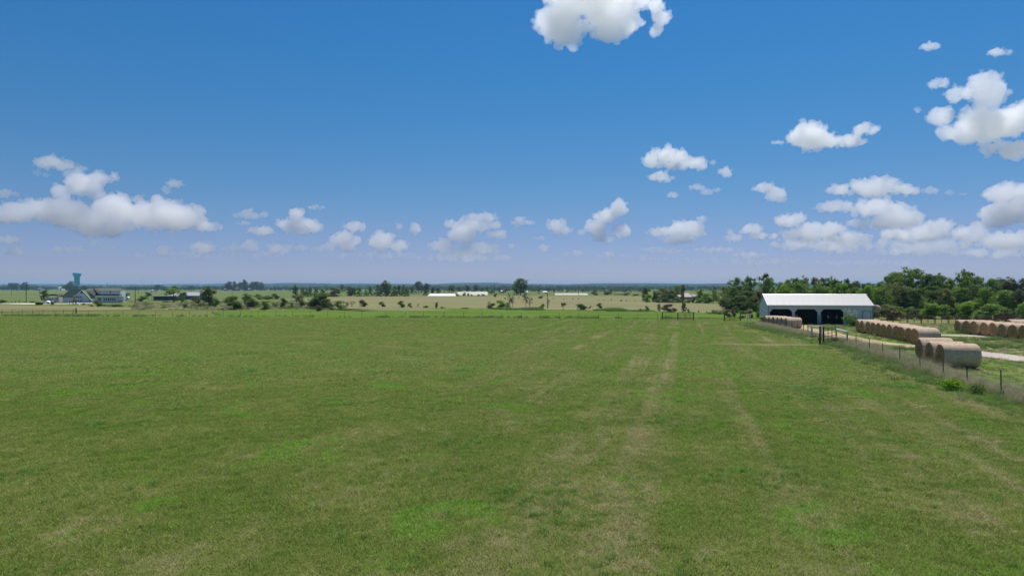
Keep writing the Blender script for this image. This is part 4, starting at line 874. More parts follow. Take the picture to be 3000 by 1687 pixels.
tree(1607, 899, 875, 14, 'sparse', 'olive', 'wispy sapling touching the lone pole')
tree(1650, 907, 881, 22, 'open', 'grey', 'small round-headed tree alone in the pasture right of the lone pole')
tree(1705, 907, 888, 36, 'bush', 'dark', 'wide dark shrub in the pasture below the very long shed')
tree(1729, 903, 894, 8, 'bush', 'mid', 'tiny shrub right of the wide dark shrub')
tree(1757, 903, 886, 20, 'bush', 'mid', 'loose shrub beyond the weed mound')
tree(1750, 909, 900, 44, 'mound', 'mid', 'green weed mound before the loose shrub')
tree(1875, 911, 902, 12, 'bush', 'mid', 'tiny shrub at the edge of the bright strip, left of the tuft pair')
tree(1896, 911, 894, 15, 'bush', 'mid', 'ragged shrub left of the slim green one')
tree(1930, 911, 888, 12, 'tall', 'mid', 'slim green shrub left of the brown round bush')
tree(1956, 914, 887, 38, 'bush', 'brown', 'brown-grey round bush at the pasture edge, above the fence panel')
tree(1975, 913, 900, 18, 'bush', 'brown', 'brown side growth right of the brown-grey round bush')
tree(2004, 915, 884, 17, 'tall', 'dark', 'dark upright shrub with a leaning top above the rusty far gate')
tree(2017, 915, 903, 9, 'bush', 'dark', 'small dark shrub right of the leaning one')
tree(2047, 914, 908, 6, 'bush', 'dark', 'tiny dark tuft in the pasture right of the rusty far gate')
tree(2070, 915, 910, 5, 'bush', 'dark', 'tiny dark tuft further right in the pasture')
tree(2093, 918, 907, 19, 'bush', 'brown', 'brown brush before the end of the pasture')
for i, (px, yb, h_, w) in enumerate(((1620, 875, 3, 3), (1652, 876, 3, 4), (1678, 877, 4, 4), (1695, 876, 4, 5), (1755, 879, 3, 3), (1768, 880, 4, 4), (1791, 880, 5, 4), (1820, 882, 5, 7), (1835, 882, 4, 4), (1861, 882, 3, 3), (1535, 872, 7, 12), (1520, 873, 4, 4), (1585, 874, 8, 18), (1450, 870, 9, 10))):
    lb_ = ['tiny dark shrub right of the lone pole, far half of the pasture', 'tiny dark shrub above the small round-headed tree, far pasture', 'tiny dark shrub below the middle of the very long shed', 'tiny dark shrub straight below the tall pole at the long shed', 'tiny dark shrub above the loose shrub, left of two, far pasture', 'tiny dark shrub above the loose shrub, right of two, far pasture',
           'tiny dark shrub below the wide olive tree in the dip', 'larger tiny shrub in the far pasture below the two olive trees', 'tiny shrub just right of the larger one in the far pasture', 'tiny shrub nearest the cottage grove in the far pasture', 'low dark bush at the foot of the big lone tree', 'tiny shrub left of the bush under the big lone tree', 'wide low bush at the pasture top above the small bright shrub', 'small bush at the pasture top under the tall thin pole'][i]
    tree(px, yb, yb-h_, w, 'bush', 'dark' if i % 3 else 'olive', lb_, group='tiny shrubs dotted over the far pasture')
# trees at the far side of the pasture
Dp = 452
P_ = lambda px, yt, w, kd, c, lb, d=Dp, **k: tree(px, None, yt, w, kd, c, lb, d=d, **k)
P_(866, 833, 22, 'tall', 'mid', 'tall round-topped tree at the left end of the cedar row', 430)
P_(887, 841, 20, 'cedar', 'dark', 'first dark cedar right of the tall round-topped tree', 430)
P_(899, 842, 16, 'cedar', 'dark', 'second dark cedar, pressed between two others', 432)
P_(909, 840, 18, 'cedar', 'dark', 'third dark cedar, above the broadest dark bush', 430)
P_(926, 840, 20, 'cedar', 'dark', 'dark cedar just left of the pale green young tree', 434)
P_(943, 844, 20, 'bush', 'mid', 'pale green young tree beside the dark cedar', 430)
P_(870, 856, 46, 'mound', 'mid', 'bushes at the foot of the tall round-topped tree', 380, cat='shrub')
P_(980, 838, 42, 'bush', 'olive', 'wide olive tree at the left end of the pasture treeline', 445)
P_(985, 858, 40, 'mound', 'brown', 'brown undergrowth below the wide olive tree', 440)
P_(1003, 833, 16, 'round', 'grey', 'bluish far tree peeping over the wide olive tree', 900)
P_(1022, 836, 30, 'tall', 'olive', 'feathery olive tree right of the wide olive one')
P_(1038, 840, 20, 'round', 'mid', 'mid-green tree left of the pointed dark cedar')
P_(1053, 841, 22, 'cedar', 'dark', 'pointed cedar with bright shrubs at its foot')
P_(1054, 857, 34, 'mound', 'bright', 'bright low shrubs at the foot of the pointed cedar', 445)
P_(1072, 848, 14, 'cedar', 'dark', 'short cedar in the gap of the treeline')
P_(1086, 836, 28, 'cedar', 'mid', 'broad cedar left of the tallest group')
P_(1109, 832, 26, 'cedar', 'dark', 'left cedar of the tallest group')
P_(1121, 828, 28, 'cedar', 'olive', 'second cedar of the tallest group, olive toned')
P_(1130, 820, 24, 'tall', 'mid', 'tallest tree of the pasture treeline, with a round knob top')
P_(1143, 831, 26, 'cedar', 'mid', 'cedar on the right flank of the tallest tree')
P_(1157, 837, 22, 'cedar', 'dark', 'dark cedar in the right part of the treeline')
P_(1170, 833, 24, 'cedar', 'dark', 'taller cedar in the right part of the treeline')
P_(1184, 832, 26, 'cedar', 'mid', 'mid-green cedar second from the right end of the row')
P_(1194, 838, 18, 'cedar', 'mid', 'last cedar at the right end of the row')
P_(1207, 838, 16, 'cedar', 'grey', 'small bluish conifer left of the two grey trees', 640)
P_(1227, 823, 32, 'round', 'grey', 'big grey-green tree left of its slimmer neighbour', 640)
P_(1252, 829, 22, 'tall', 'grey', 'slimmer grey-green tree right of the big one', 640)
P_(1246, 848, 18, 'cedar', 'dark', 'black-green cedar at the left end of the white poultry house', 500)
P_(1268, 839, 14, 'tall', 'grey', 'narrow tree behind the white poultry house, left', 640)
P_(1284, 842, 16, 'tall', 'grey', 'second narrow tree behind the white poultry house', 640)
P_(1302, 841, 18, 'sparse', 'brown', 'brown thin tree behind the middle of the white poultry house', 640)
P_(1323, 834, 32, 'round', 'grey', 'broad dark tree behind the right end of the poultry house', 800)
P_(1347, 840, 20, 'round', 'grey', 'small round tree over the left end of the tan barn', 800)
P_(1371, 835, 17, 'round', 'grey', 'round tree over the tan barn, first of two big ones', 800)
P_(1393, 834, 26, 'round', 'grey', 'broadest tree over the tan barn, second of two big ones', 800)
P_(1414, 841, 13, 'round', 'grey', 'small tree over the right half of the tan barn', 800)
P_(1428, 840, 13, 'round', 'grey', 'small tree over the right corner of the tan barn', 800)
P_(1442, 847, 22, 'round', 'mid', 'rounded green tree touching the right end of the tan barn', 640)
P_(1461, 840, 15, 'round', 'grey', 'dark tree right of the tall thin pole', 900)
P_(1482, 842, 22, 'round', 'grey', 'wide dark tree left of the big lone tree', 900)
P_(1470, 853, 26, 'round', 'olive', 'low olive trees below the tiny white roof', 700)
P_(1452, 858, 10, 'bush', 'dark', 'little round tree by the foot of the tall thin pole', 470)
P_(1361, 856, 12, 'round', 'mid', 'small round tree before the tan barn, left', 465); P_(1372, 858, 9, 'round', 'mid', 'smaller round tree before the tan barn', 465)
P_(1382, 861, 8, 'bush', 'mid', 'low bush before the middle of the tan barn', 462); P_(1341, 860, 12, 'bush', 'mid', 'bush where the white and the tan roofs meet', 462)
P_(1402, 861, 10, 'bush', 'mid', 'low bush before the right half of the tan barn', 462); P_(1415, 860, 14, 'bush', 'mid', 'wider bush before the right end of the tan barn', 462)
P_(1525, 814, 49, 'round', 'mid', 'big lone leafy tree standing above the hills right of centre', 520)
P_(1513, 822, 26, 'tall', 'dark', 'left half of the lone tree pair, darker and lower', 524)
P_(1541, 822, 18, 'open', 'grey', 'loose leafy stem leaning at the right of the big lone tree', 518)
P_(1560, 844, 20, 'round', 'grey', 'low far tree right of the big lone tree', 1000); P_(1580, 845, 12, 'round', 'grey', 'dark far tree left of the small white roof', 1000)
P_(1607, 842, 18, 'round', 'grey', 'far tree rising over the small white roof', 1000); P_(1578, 857, 9, 'bush', 'grey', 'left far bush in front of the small white roof', 640); P_(1600, 856, 10, 'bush', 'grey', 'right far bush in front of the small white roof', 640)
# trees beyond the pasture, right
P_(1743, 853, 24, 'bush', 'olive', 'olive tree at the right end of the very long shed', 520); P_(1779, 850, 34, 'bush', 'olive', 'wide olive tree in the dip right of the very long shed', 560)
P_(1788, 846, 16, 'tall', 'grey', 'upright grey tree in the dip', 640); P_(1835, 856, 30, 'bush', 'olive', 'low olive tree left of the cottage grove', 500); P_(1862, 860, 26, 'bush', 'mid', 'low green tree touching the pale pole', 480)
P_(1811, 857, 30, 'mound', 'grey', 'grey-green low growth between two olive trees', 560)
C_ = lambda px, yt, w, kd, c, lb, d=268, **k: tree(px, None, yt, w, kd, c, lb, d=d, **k)
C_(1894, 840, 28, 'tall', 'dark', 'dark green tree at the left end of the cottage grove', 290)
C_(1897, 859, 30, 'bush', 'bright', 'bright yellow-green bush at the left end of the cottage grove', 262)
C_(1918, 851, 20, 'tall', 'dark', 'black-green tree beside the bright yellow-green bush', 266)
C_(1942, 842, 48, 'round', 'olive', 'broad olive willow-like tree in the cottage grove', 268)
C_(1966, 846, 40, 'round', 'olive', 'second olive tree left of the cottage', 268); C_(1952, 858, 50, 'bush', 'dark', 'dark growth under the olive trees of the grove', 264)
C_(1982, 834, 30, 'round', 'mid', 'rounded green tree behind the olive pair', 300); C_(2002, 832, 18, 'tall', 'brown', 'brown-topped tall tree above the pink roof', 310)
C_(1925, 875, 26, 'bush', 'dark', 'low dark bush at the foot of the black-green tree', 262); C_(1985, 868, 24, 'bush', 'mid', 'bush hiding the left corner of the cottage', 264)
C_(1999, 864, 18, 'cedar', 'dark', 'dark pointed bush before the pink roof', 262); C_(2018, 876, 30, 'bush', 'mid', 'bush below the middle of the pink roof', 260); C_(2033, 868, 16, 'bush', 'mid', 'bush at the right end of the cottage', 260)
C_(2052, 845, 26, 'tall', 'bright', 'bright green tree just right of the cottage', 262); C_(2066, 856, 28, 'bush', 'bright', 'lower bright tree second right of the cottage', 255)
C_(2090, 848, 34, 'round', 'bright', 'light green tree in the gap before the dark oaks', 262); C_(2078, 868, 34, 'bush', 'mid', 'undergrowth below the light green tree', 250); C_(2050, 872, 30, 'bush', 'mid', 'undergrowth below the bright tree', 252)
C_(2094, 840, 12, 'round', 'brown', 'brown far tree top behind the light green tree', 420)
C_(1970, 878, 100, 'mound', 'dark', 'dark hedge along the foot of the cottage grove', 262)
# oaks left of the barn
W = lambda px, yt, w, kd, c, lb, d, **k: tree(px, None, yt, w, kd, c, lb, d=d, **k)
W(2120, 837, 40, 'round', 'olive', 'olive tree at the left foot of the dark oaks', 215)
W(2122, 862, 34, 'bush', 'dark', 'dark low growth left of the oaks', 205)
W(2163, 812, 58, 'round', 'mid', 'large oak with pale leaf clusters, left of the gap in the skyline', 185)
W(2150, 838, 66, 'round', 'dark', 'dark lower crown of the large oak', 178)
W(2198, 808, 46, 'tall', 'mid', 'oak with a high narrow top beside the skyline gap', 188)
W(2188, 846, 60, 'bush', 'dark', 'very dark growth under the oaks', 172)
W(2240, 796, 62, 'open', 'dark', 'tall oak with ragged open crown above the barn left corner', 176)
W(2246, 812, 52, 'round', 'mid', 'rounded oak filling in right of the ragged crown', 172)
W(2226, 850, 44, 'bush', 'brown', 'brownish thicket left of the barn', 160)
W(2128, 868, 50, 'bush', 'dark', 'dark bush under the left side of the large oak', 164)
W(2168, 862, 62, 'bush', 'dark', 'broad black-green bush under the large oak', 160)
W(2206, 868, 50, 'bush', 'dark', 'dark bush between the large oak and the brownish thicket', 158)
W(2195, 895, 34, 'mound', 'mid', 'low leafy growth at the foot of the black-green bush', 146)
W(2155, 894, 18, 'bush', 'dark', 'dark round bush left of the barn, near the pipe gate', 150)
W(2180, 898, 36, 'mound', 'mid', 'low green brush before the oaks', 145)
W(2131, 905, 26, 'bush', 'brown', 'brown brush pile behind the weathered pipe gate', 130); W(2148, 903, 18, 'bush', 'brown', 'second brown brush pile, by the gate upright', 132)
W(2175, 912, 28, 'mound', 'olive', 'flat mound of grass and brush right of the pipe gate', 124); W(2199, 906, 16, 'bush', 'brown', 'dark brown stump-like bush left of the barn', 124)
W(2232, 880, 36, 'bush', 'mid', 'leafy bush against the barn side wall', 125); W(2234, 924, 28, 'bush', 'bright', 'bright green weeds at the barn left corner', 101)
# the wood behind the barn and the corral
wood = [(2286, 824, 44, 'round', 'mid', 150), (2306, 818, 40, 'round', 'mid', 158), (2330, 811, 36, 'tall', 'mid', 162), (2356, 808, 36, 'round', 'mid', 165), (2384, 811, 40, 'round', 'olive', 168), (2410, 811, 36, 'tall', 'grey', 170),
        (2433, 809, 28, 'tall', 'mid', 168), (2452, 815, 34, 'tall', 'mid', 164), (2484, 814, 34, 'tall', 'dark', 160), (2512, 822, 44, 'round', 'dark', 155), (2545, 826, 46, 'round', 'dark', 152), (2574, 826, 46, 'round', 'mid', 150),
        (2604, 803, 60, 'round', 'mid', 154), (2648, 783, 74, 'round', 'mid', 160), (2690, 786, 76, 'round', 'mid', 162), (2724, 800, 50, 'round', 'dark', 158), (2752, 799, 44, 'tall', 'mid', 156), (2782, 812, 44, 'round', 'mid', 160),
        (2815, 799, 48, 'tall', 'mid', 164), (2838, 789, 44, 'tall', 'mid', 166), (2866, 808, 46, 'round', 'mid', 160), (2900, 815, 52, 'round', 'mid', 154), (2934, 812, 50, 'round', 'grey', 158), (2962, 811, 56, 'round', 'grey', 150), (2995, 814, 50, 'round', 'grey', 148), (3030, 812, 60, 'round', 'mid', 150)]
wl = ['above the left third of the barn roof, pale green', 'with a pointed top above the left third of the barn roof', 'first of the higher tops over the barn roof', 'round and full over the barn roof', 'olive toned, over the middle of the barn roof', 'with a thin grey half-bare top over the barn roof', 'slim, over the middle bay', 'slim pointed, over the right bay', 'narrow and dark, standing clear over the right bay', 'dark and low, over the barn door',
      'dark and low, at the right end of the barn ridge', 'above the fuel tank, darker below', 'on the left shoulder of the highest crown', 'highest of all, broad-crowned, left half', 'highest of all, broad-crowned, right half', 'dark, on the right shoulder of the highest crown', 'rounded top right of the highest crown', 'lower, in the dip right of the highest crown',
      'left one of the second-highest pair', 'right one of the second-highest pair, with a leafy spike', 'sloping down right of the second-highest pair', 'broad and light green, over the vine mound', 'grey-green, over the slatted trailer', 'grey-green and ragged near the right edge', 'cut by the right picture edge', 'beyond the right picture edge']
for (px, yt, w, kd, c, d), lb in zip(wood, wl): W(px, yt, w*1.25, kd, c, 'tree of the wood '+lb, d)
under = [(2300, 845, 60, 'round', 'bright', 138), (2345, 838, 60, 'round', 'mid', 142), (2400, 840, 66, 'round', 'mid', 144), (2455, 838, 60, 'round', 'bright', 142), (2508, 850, 56, 'round', 'dark', 138), (2540, 846, 56, 'round', 'bright', 134), (2585, 850, 60, 'round', 'mid', 134), (2630, 832, 66, 'round', 'olive', 140), (2680, 846, 76, 'round', 'dark', 138),
         (2728, 838, 60, 'tall', 'dark', 140), (2770, 848, 54, 'round', 'olive', 138), (2800, 842, 60, 'round', 'mid', 140), (2860, 838, 70, 'round', 'dark', 138), (2888, 846, 50, 'round', 'bright', 134), (2945, 852, 70, 'round', 'mid', 134), (2990, 850, 50, 'round', 'grey', 132)]
ul = ['bright green, behind the left end of the barn ridge', 'behind the barn roof, left of the middle', 'behind the middle of the barn roof', 'bright, behind the right half of the barn roof', 'dark, behind the right end of the barn roof', 'bright, just past the right end of the barn ridge', 'behind the fuel tank', 'olive, in front of the highest crown', 'very dark, under the highest crown',
      'dark and slim, right of the highest crown', 'olive, in the dip of the wood', 'mid-green, under the second-highest pair', 'dark, right of the second-highest pair', 'bright, above the vine mound', 'behind the slatted trailer', 'grey-green, low at the right edge']
for (px, yt, w, kd, c, d), lb in zip(under, ul): W(px, yt-(11 if px < 2620 else 4), w*1.1, kd, c, 'lower tree of the wood, '+lb, d)
for px, yt, w, c, d, lb in ((2615, 891, 62, 'olive', 118, 'wide olive willow bush behind the corral, right of the fuel tank'), (2662, 897, 28, 'mid', 120, 'small green bush behind the corral, second from the barn'), (2684, 900, 30, 'grey', 118, 'grey-green round bush behind the corral'), (2722, 884, 54, 'bright', 122, 'bright yellow-green bush behind the corral middle'),
                            (2760, 892, 40, 'mid', 120, 'mid-green bush right of the bright one behind the corral'), (2822, 882, 60, 'bright', 120, 'light green bush with drooping sprays behind the corral'), (2852, 900, 30, 'dark', 118, 'dark low bush beside the vine thicket'), (2892, 886, 64, 'mid', 114, 'rounded green thicket left of the slatted trailer'), (2992, 884, 30, 'bright', 116, 'bright leafy bush right of the slatted trailer'), (2560, 900, 30, 'mid', 125, 'bush just behind the fuel tank')):
    W(px, yt, w*1.2, 'bush', c, lb, d)
W(2950, 874, 60, 'mound', 'mid', 'mound of vines arching over the slatted trailer', 110.5)
for px, w, c, d in ((2790, 36, 'dark', 121), (2640, 30, 'dark', 122), (2720, 50, 'dark', 124)):
    W(px, 898, w, 'bush', c, {2790: 'dark bush in the shade between two bright ones', 2640: 'dark gap-filling bush behind the wide olive one', 2720: 'dark growth right behind the bright yellow-green bush'}[px], d)
# flowering weeds by the barn
W(2492, 916, 40, 'bush', 'bright', 'tall weeds with pale flower heads in front of the barn door', 97.5, name='weeds', cat='weeds')
W(2478, 909, 14, 'sparse', 'pale', 'single tall flower stem left of the barn weeds', 97.8, name='wild_plant', cat='plant')
W(2507, 922, 26, 'bush', 'mid', 'darker weeds left of the barn door', 98.0, name='weeds', cat='weeds')
fl = MB(); rr = random.Random(5)
e = empty('flowering_plant', (px2(2488, 97), 97.0, 0), 0, label='pale cream flower heads topping the weeds by the barn', cat='flowers')
for (px, yt) in ((2474, 909), (2488, 907), (2490, 912), (2500, 915), (2505, 911), (2482, 916), (2510, 919), (2494, 920)):
    X, _, Z = at(px, yt, 97); b = MB(); b.bar((X-px2(2488, 97), 0, Z-.9), (X-px2(2488, 97), 0, Z), .02, 4)
    for _ in range(26): q = Vector((X-px2(2488, 97), 0, Z))+Vector((rr.gauss(0, .10), rr.gauss(0, .10), rr.gauss(0, .13))); b.add([q, q+Vector((.06, .01, .02)), q+Vector((.01, .04, .06))], [(0, 1, 2)])
    b.build('flower_head', simple('cream_flower', (.60, .62, .42), .8) if 'fh' not in M else M['fh'], e)
    M['fh'] = bpy.data.materials.get('cream_flower')
# neon-green plant by the near fence
def plant(px, yb, w, h, n, label, colr, nm='leafy_plant'):
    x, y = G(px, yb); rnd = np.random.default_rng(int(px)); pts = rnd.normal(size=(n, 3))*[w*.27, w*.24, h*.22]+[0, 0, h*.55]; pts[:, 2] = np.clip(pts[:, 2], .02, h)
    V, F, a = leaf_cloud(rnd, pts, pts-[0, 0, h*.2], .085, rnd.random(n), .6); me = np_mesh(nm, V, F, {'rnd': a}); me.materials.append(M['leaf']); o = link(nm, me); o.location = (x, y, gz(x, y)); o.color = (*colr, 1); tag(o, label, 'plant'); return o
plant(2785, 1148, .95, .62, 1500, 'vivid yellow-green leafy plant by the near wire fence', (.20, .36, .012))
plant(2862, 1160, .7, .5, 500, 'duller leafy plant right of the vivid one by the fence', (.115, .185, .03))
plant(2450, 1006, .9, .55, 600, 'dark weedy bush under the white gate brace', (.06, .085, .03), 'weed_bush')

# ------------------------------------------------------------------ far woods (read as one mass)
def belt(name, spec, seed, per=46, leaf=2.1):
    """spec: rows of (px0, px1, distance, height m, count, colour weight)"""
    rnd = np.random.default_rng(seed); VV = []; FF = []; AA = []; off = 0
    for px0, px1, D, hh, cnt in spec:
        for i in range(cnt):
            px = rnd.uniform(px0, px1); d = D*rnd.uniform(.93, 1.07); h = hh*rnd.uniform(.6, 1.25); w = h*rnd.uniform(.75, 1.3); x = (px-1500)/2000*d
            q = rnd.normal(size=(per, 3)); q /= np.linalg.norm(q, axis=1)[:, None]; q *= (rnd.random(per)**.4)[:, None]; pts = q*[w*.5, w*.5, h*.48]+[x, d, h*.5-.4]
            V, F, a = leaf_cloud(rnd, pts, q, leaf*D/1500*rnd.uniform(.8, 1.2), np.full(per, rnd.random())); VV.append(V); FF.append(F+off); AA.append(a); off += len(V)
    me = np_mesh(name, np.concatenate(VV), np.concatenate(FF), {'rnd': np.concatenate(AA)}); me.materials.append(M['leaf']); o = link(name, me); o.color = (.050, .075, .030, 1) if seed == 3 else (.120, .180, .050, 1); return tag(o, kind='stuff')
belt('distant_woods', [(-60, 300, 1900, 12, 230), (220, 660, 1750, 11, 260), (-60, 700, 2600, 15, 320), (0, 110, 1500, 14, 34), (640, 1000, 1500, 9, 70), (660, 1300, 2100, 13, 260), (1200, 1700, 1250, 11, 150), (1200, 2200, 1800, 12, 420), (1560, 1900, 900, 8, 90), (1700, 2150, 1100, 10, 120), (900, 2200, 2800, 18, 380)], 3, 30)
belt('woodland', [(2280, 3060, 176, 5.4, 120), (2290, 3060, 158, 4.6, 110), (2560, 3060, 146, 3.6, 110), (2290, 2600, 146, 3.6, 60), (2130, 2260, 196, 5.0, 26)], 5, 420, 3.0)
dg = lambda px, yt, w, lb, c='grey', kd='round': tree(px, None, yt, w, kd, c, lb, d=1420)
dg(663, 829, 18, 'small tree at the left of the distant grove'); dg(671, 824, 22, 'second tree of the distant grove, rounded'); dg(687, 824, 18, 'third tree of the distant grove, above the orange roof'); dg(703, 826, 26, 'fourth tree of the distant grove, right of the orange roof')
dg(716, 818.5, 24, 'tallest tree of the distant grove, with a pointed top', 'grey', 'tall'); dg(738, 825, 28, 'wide tree right of the tallest in the distant grove'); dg(752, 824, 24, 'second wide tree in the right half of the distant grove'); dg(767, 826.5, 22, 'rightmost tree of the distant grove')
for px, yt, w, lb in ((35, 828, 24, 'left hump of the far-left tree group'), (48, 827.5, 16, 'middle hump of the far-left tree group'), (68, 828, 18, 'tree behind the tall utility pole'), (80, 831, 14, 'right hump of the far-left tree group'), (198, 833, 32, 'dark tree below the left side of the water tower'), (206, 823, 22, 'darkest tall tree touching the water tower'), (222, 835, 26, 'tree hiding the foot of the water tower'), (252, 836, 34, 'low trees right of the water tower foot'),
                      (462, 833, 24, 'dark far tree left of the spreading tree'), (480, 838, 18, 'smaller far tree beside the dark one'), (560, 836, 24, 'far tree right of the spreading tree'), (794, 842, 14, 'small far tree in the meadow right of the grove'), (824, 843, 12, 'second small far tree in the right meadow'), (850, 844, 16, 'far tree left of the tall round-topped one')):
    dg(px, yt, w, lb)

# ------------------------------------------------------------------ grass
def clump(name, seed, n, rad, h, wid, mat, lean=.5, segs=2):
    rnd = np.random.default_rng(seed); V = []; F = []; A = []; U = []
    for i in range(n):
        a = rnd.uniform(0, 6.283); r = rad*math.sqrt(rnd.random()); x, y = r*math.cos(a), r*math.sin(a); hh = h*rnd.uniform(.5, 1.3); b = rnd.uniform(0, 6.283); l = lean*hh*rnd.uniform(.2, 1.4)
        dx, dy = math.cos(b)*l, math.sin(b)*l; c = rnd.uniform(0, 6.283); wx, wy = math.cos(c)*wid*.5, math.sin(c)*wid*.5; k = len(V); q = rnd.random()
        for j in range(segs+1):
            t = j/segs; px_, py_, pz = x+dx*t*t, y+dy*t*t, hh*t*(1-.25*t*lean); s = 1-t*.85
            V += [(px_-wx*s, py_-wy*s, pz), (px_+wx*s, py_+wy*s, pz)]; A += [q, q]; U += [t, t]
        F += [(k+2*j, k+2*j+1, k+2*j+3, k+2*j+2) for j in range(segs)]
    me = np_mesh(name, V, F, {'rnd': np.array(A), 'up': np.array(U)}); me.materials.append(mat); o = bpy.data.objects.new(name, me); return o
def scatter(name, pts, rot, scl, srcs, hidden):
    """one object whose points each carry one tuft (geometry nodes)"""
    me = np_mesh(name, pts, np.zeros((0, 3), int)) if False else bpy.data.meshes.new(name)
    me.vertices.add(len(pts)); me.vertices.foreach_set('co', np.asarray(pts, np.float32).ravel())
    for an, a in (('rz', rot), ('sc', scl)):
        q = me.attributes.new(an, 'FLOAT', 'POINT'); q.data.foreach_set('value', np.asarray(a, np.float32))
    o = link(name, me); tag(o, kind='stuff'); ng = bpy.data.node_groups.new(name, 'GeometryNodeTree')
    ng.interface.new_socket('Geometry', in_out='INPUT', socket_type='NodeSocketGeometry'); ng.interface.new_socket('Geometry', in_out='OUTPUT', socket_type='NodeSocketGeometry')
    nd = ng.nodes; gi = nd.new('NodeGroupInput'); go = nd.new('NodeGroupOutput'); m2p = nd.new('GeometryNodeMeshToPoints'); iop = nd.new('GeometryNodeInstanceOnPoints')
    ci = nd.new('GeometryNodeCollectionInfo'); ci.inputs['Separate Children'].default_value = True; ci.inputs['Reset Children'].default_value = True; ci.inputs['Collection'].default_value = hidden
    iop.inputs['Pick Instance'].default_value = True
    r1 = nd.new('GeometryNodeInputNamedAttribute'); r1.data_type = 'FLOAT'; r1.inputs[0].default_value = 'rz'; r2 = nd.new('GeometryNodeInputNamedAttribute'); r2.data_type = 'FLOAT'; r2.inputs[0].default_value = 'sc'
    cx = nd.new('ShaderNodeCombineXYZ'); L = ng.links.new
    L(gi.outputs[0], m2p.inputs['Mesh']); L(m2p.outputs[0], iop.inputs['Points']); L(ci.outputs[0], iop.inputs['Instance']); L(r1.outputs[0], cx.inputs[2]); L(cx.outputs[0], iop.inputs['Rotation']); L(r2.outputs[0], iop.inputs['Scale']); L(iop.outputs[0], go.inputs[0])
    md = o.modifiers.new('tufts', 'NODES'); md.node_group = ng; return o
def hidden_col(name, objs):
    c = bpy.data.collections.new(name)
    for o in objs: c.objects.link(o)
    return c
rg = np.random.default_rng(8)
def wedge(n, d0, d1, pad=1.06, power=1.0):
    i = np.arange(n)+rg.integers(0, 9999); u_ = (i*.7548776662466927) % 1; v_ = (i*.5698402909980532) % 1; d = np.sqrt(d0*d0+(d1*d1-d0*d0)*u_)*rg.normal(1, .004, n); x = d*.75*pad*(v_*2-1); return x, d
def field_mask(x, d): return x < np.interp(d, [0, 34, 45, 64, 75, 100, 130], [26.2, 26.3, 28.0, 32.6, 34, 35.5, 40])
for nm, d0, d1, n, cl in (('grass', 12.2, 46, 34000, [(90, .27, .080, .010), (90, .29, .055, .009), (64, .23, .105, .011)]), ('grass', 28, 84, 31000, [(90, .50, .085, .015), (80, .50, .065, .014)]), ('grass', 62, 126, 14500, [(80, .95, .10, .030), (70, .95, .08, .028)])):
    x, d = wedge(n, d0, d1); lo = {12.2: 1, 28: np.clip((d-28)/18, 0, 1), 62: np.clip((d-62)/22, 0, 1)}[d0]; hi = {46: np.clip((46-d)/18, 0, 1), 84: np.clip((84-d)/22, 0, 1), 126: 1}[d1]
    k_ = field_mask(x, d) & (d < FAR_Y(x)-.5) & (rg.random(len(x)) < lo*hi); x, d = x[k_], d[k_]; z = gz(x, d) if False else .05*np.sin(x*.31+1)*np.sin(d*.23)+.03*np.sin(x*.9+d*.7)+.02
    hc = hidden_col('grass_kinds', [clump('grass_tuft', 30+i+int(d0), a, b_, c_, w_, M['blades'], 1.15) for i, (a, b_, c_, w_) in enumerate(cl)])
    scatter(nm, np.stack([x, d, z-.005], 1), rg.random(len(x))*6.283, rg.uniform(.7, 1.35, len(x)), None, hc)
# coarse bright tussocks scattered over the field
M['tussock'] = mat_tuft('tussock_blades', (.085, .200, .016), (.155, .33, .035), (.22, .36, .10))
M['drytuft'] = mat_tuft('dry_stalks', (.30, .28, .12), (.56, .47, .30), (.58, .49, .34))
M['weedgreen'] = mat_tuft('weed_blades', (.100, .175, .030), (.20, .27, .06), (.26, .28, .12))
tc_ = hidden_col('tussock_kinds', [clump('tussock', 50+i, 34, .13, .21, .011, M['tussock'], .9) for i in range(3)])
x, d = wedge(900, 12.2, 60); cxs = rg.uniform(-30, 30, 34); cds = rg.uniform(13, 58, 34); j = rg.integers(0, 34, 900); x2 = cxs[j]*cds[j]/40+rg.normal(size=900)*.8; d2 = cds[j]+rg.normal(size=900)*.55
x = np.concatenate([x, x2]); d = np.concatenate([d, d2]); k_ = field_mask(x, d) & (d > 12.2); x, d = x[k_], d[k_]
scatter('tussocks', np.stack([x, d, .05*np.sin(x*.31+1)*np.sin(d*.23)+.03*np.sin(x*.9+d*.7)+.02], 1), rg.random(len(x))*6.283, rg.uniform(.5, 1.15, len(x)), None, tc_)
# tall dry grass and weeds along the near fence and beyond it
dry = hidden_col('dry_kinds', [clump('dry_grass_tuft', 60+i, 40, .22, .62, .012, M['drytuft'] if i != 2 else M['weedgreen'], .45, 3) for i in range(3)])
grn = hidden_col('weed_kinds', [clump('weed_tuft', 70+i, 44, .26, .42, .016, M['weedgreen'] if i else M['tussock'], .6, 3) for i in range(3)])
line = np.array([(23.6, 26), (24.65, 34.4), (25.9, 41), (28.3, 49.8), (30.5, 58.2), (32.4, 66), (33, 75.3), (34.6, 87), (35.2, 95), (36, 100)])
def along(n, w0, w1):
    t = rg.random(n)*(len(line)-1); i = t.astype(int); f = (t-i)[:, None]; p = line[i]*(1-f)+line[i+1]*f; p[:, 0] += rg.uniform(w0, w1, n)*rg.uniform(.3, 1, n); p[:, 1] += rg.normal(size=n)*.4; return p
p = along(2400, -.7, 2.0); gap = (p[:, 1] > 70.5) & (p[:, 1] < 75) & (p[:, 0] > 31.5); p = p[~gap]; scatter('dry_grass', np.c_[p, np.full(len(p), .01)], rg.random(len(p))*6.28, rg.uniform(.5, 1.1, len(p)), None, dry)
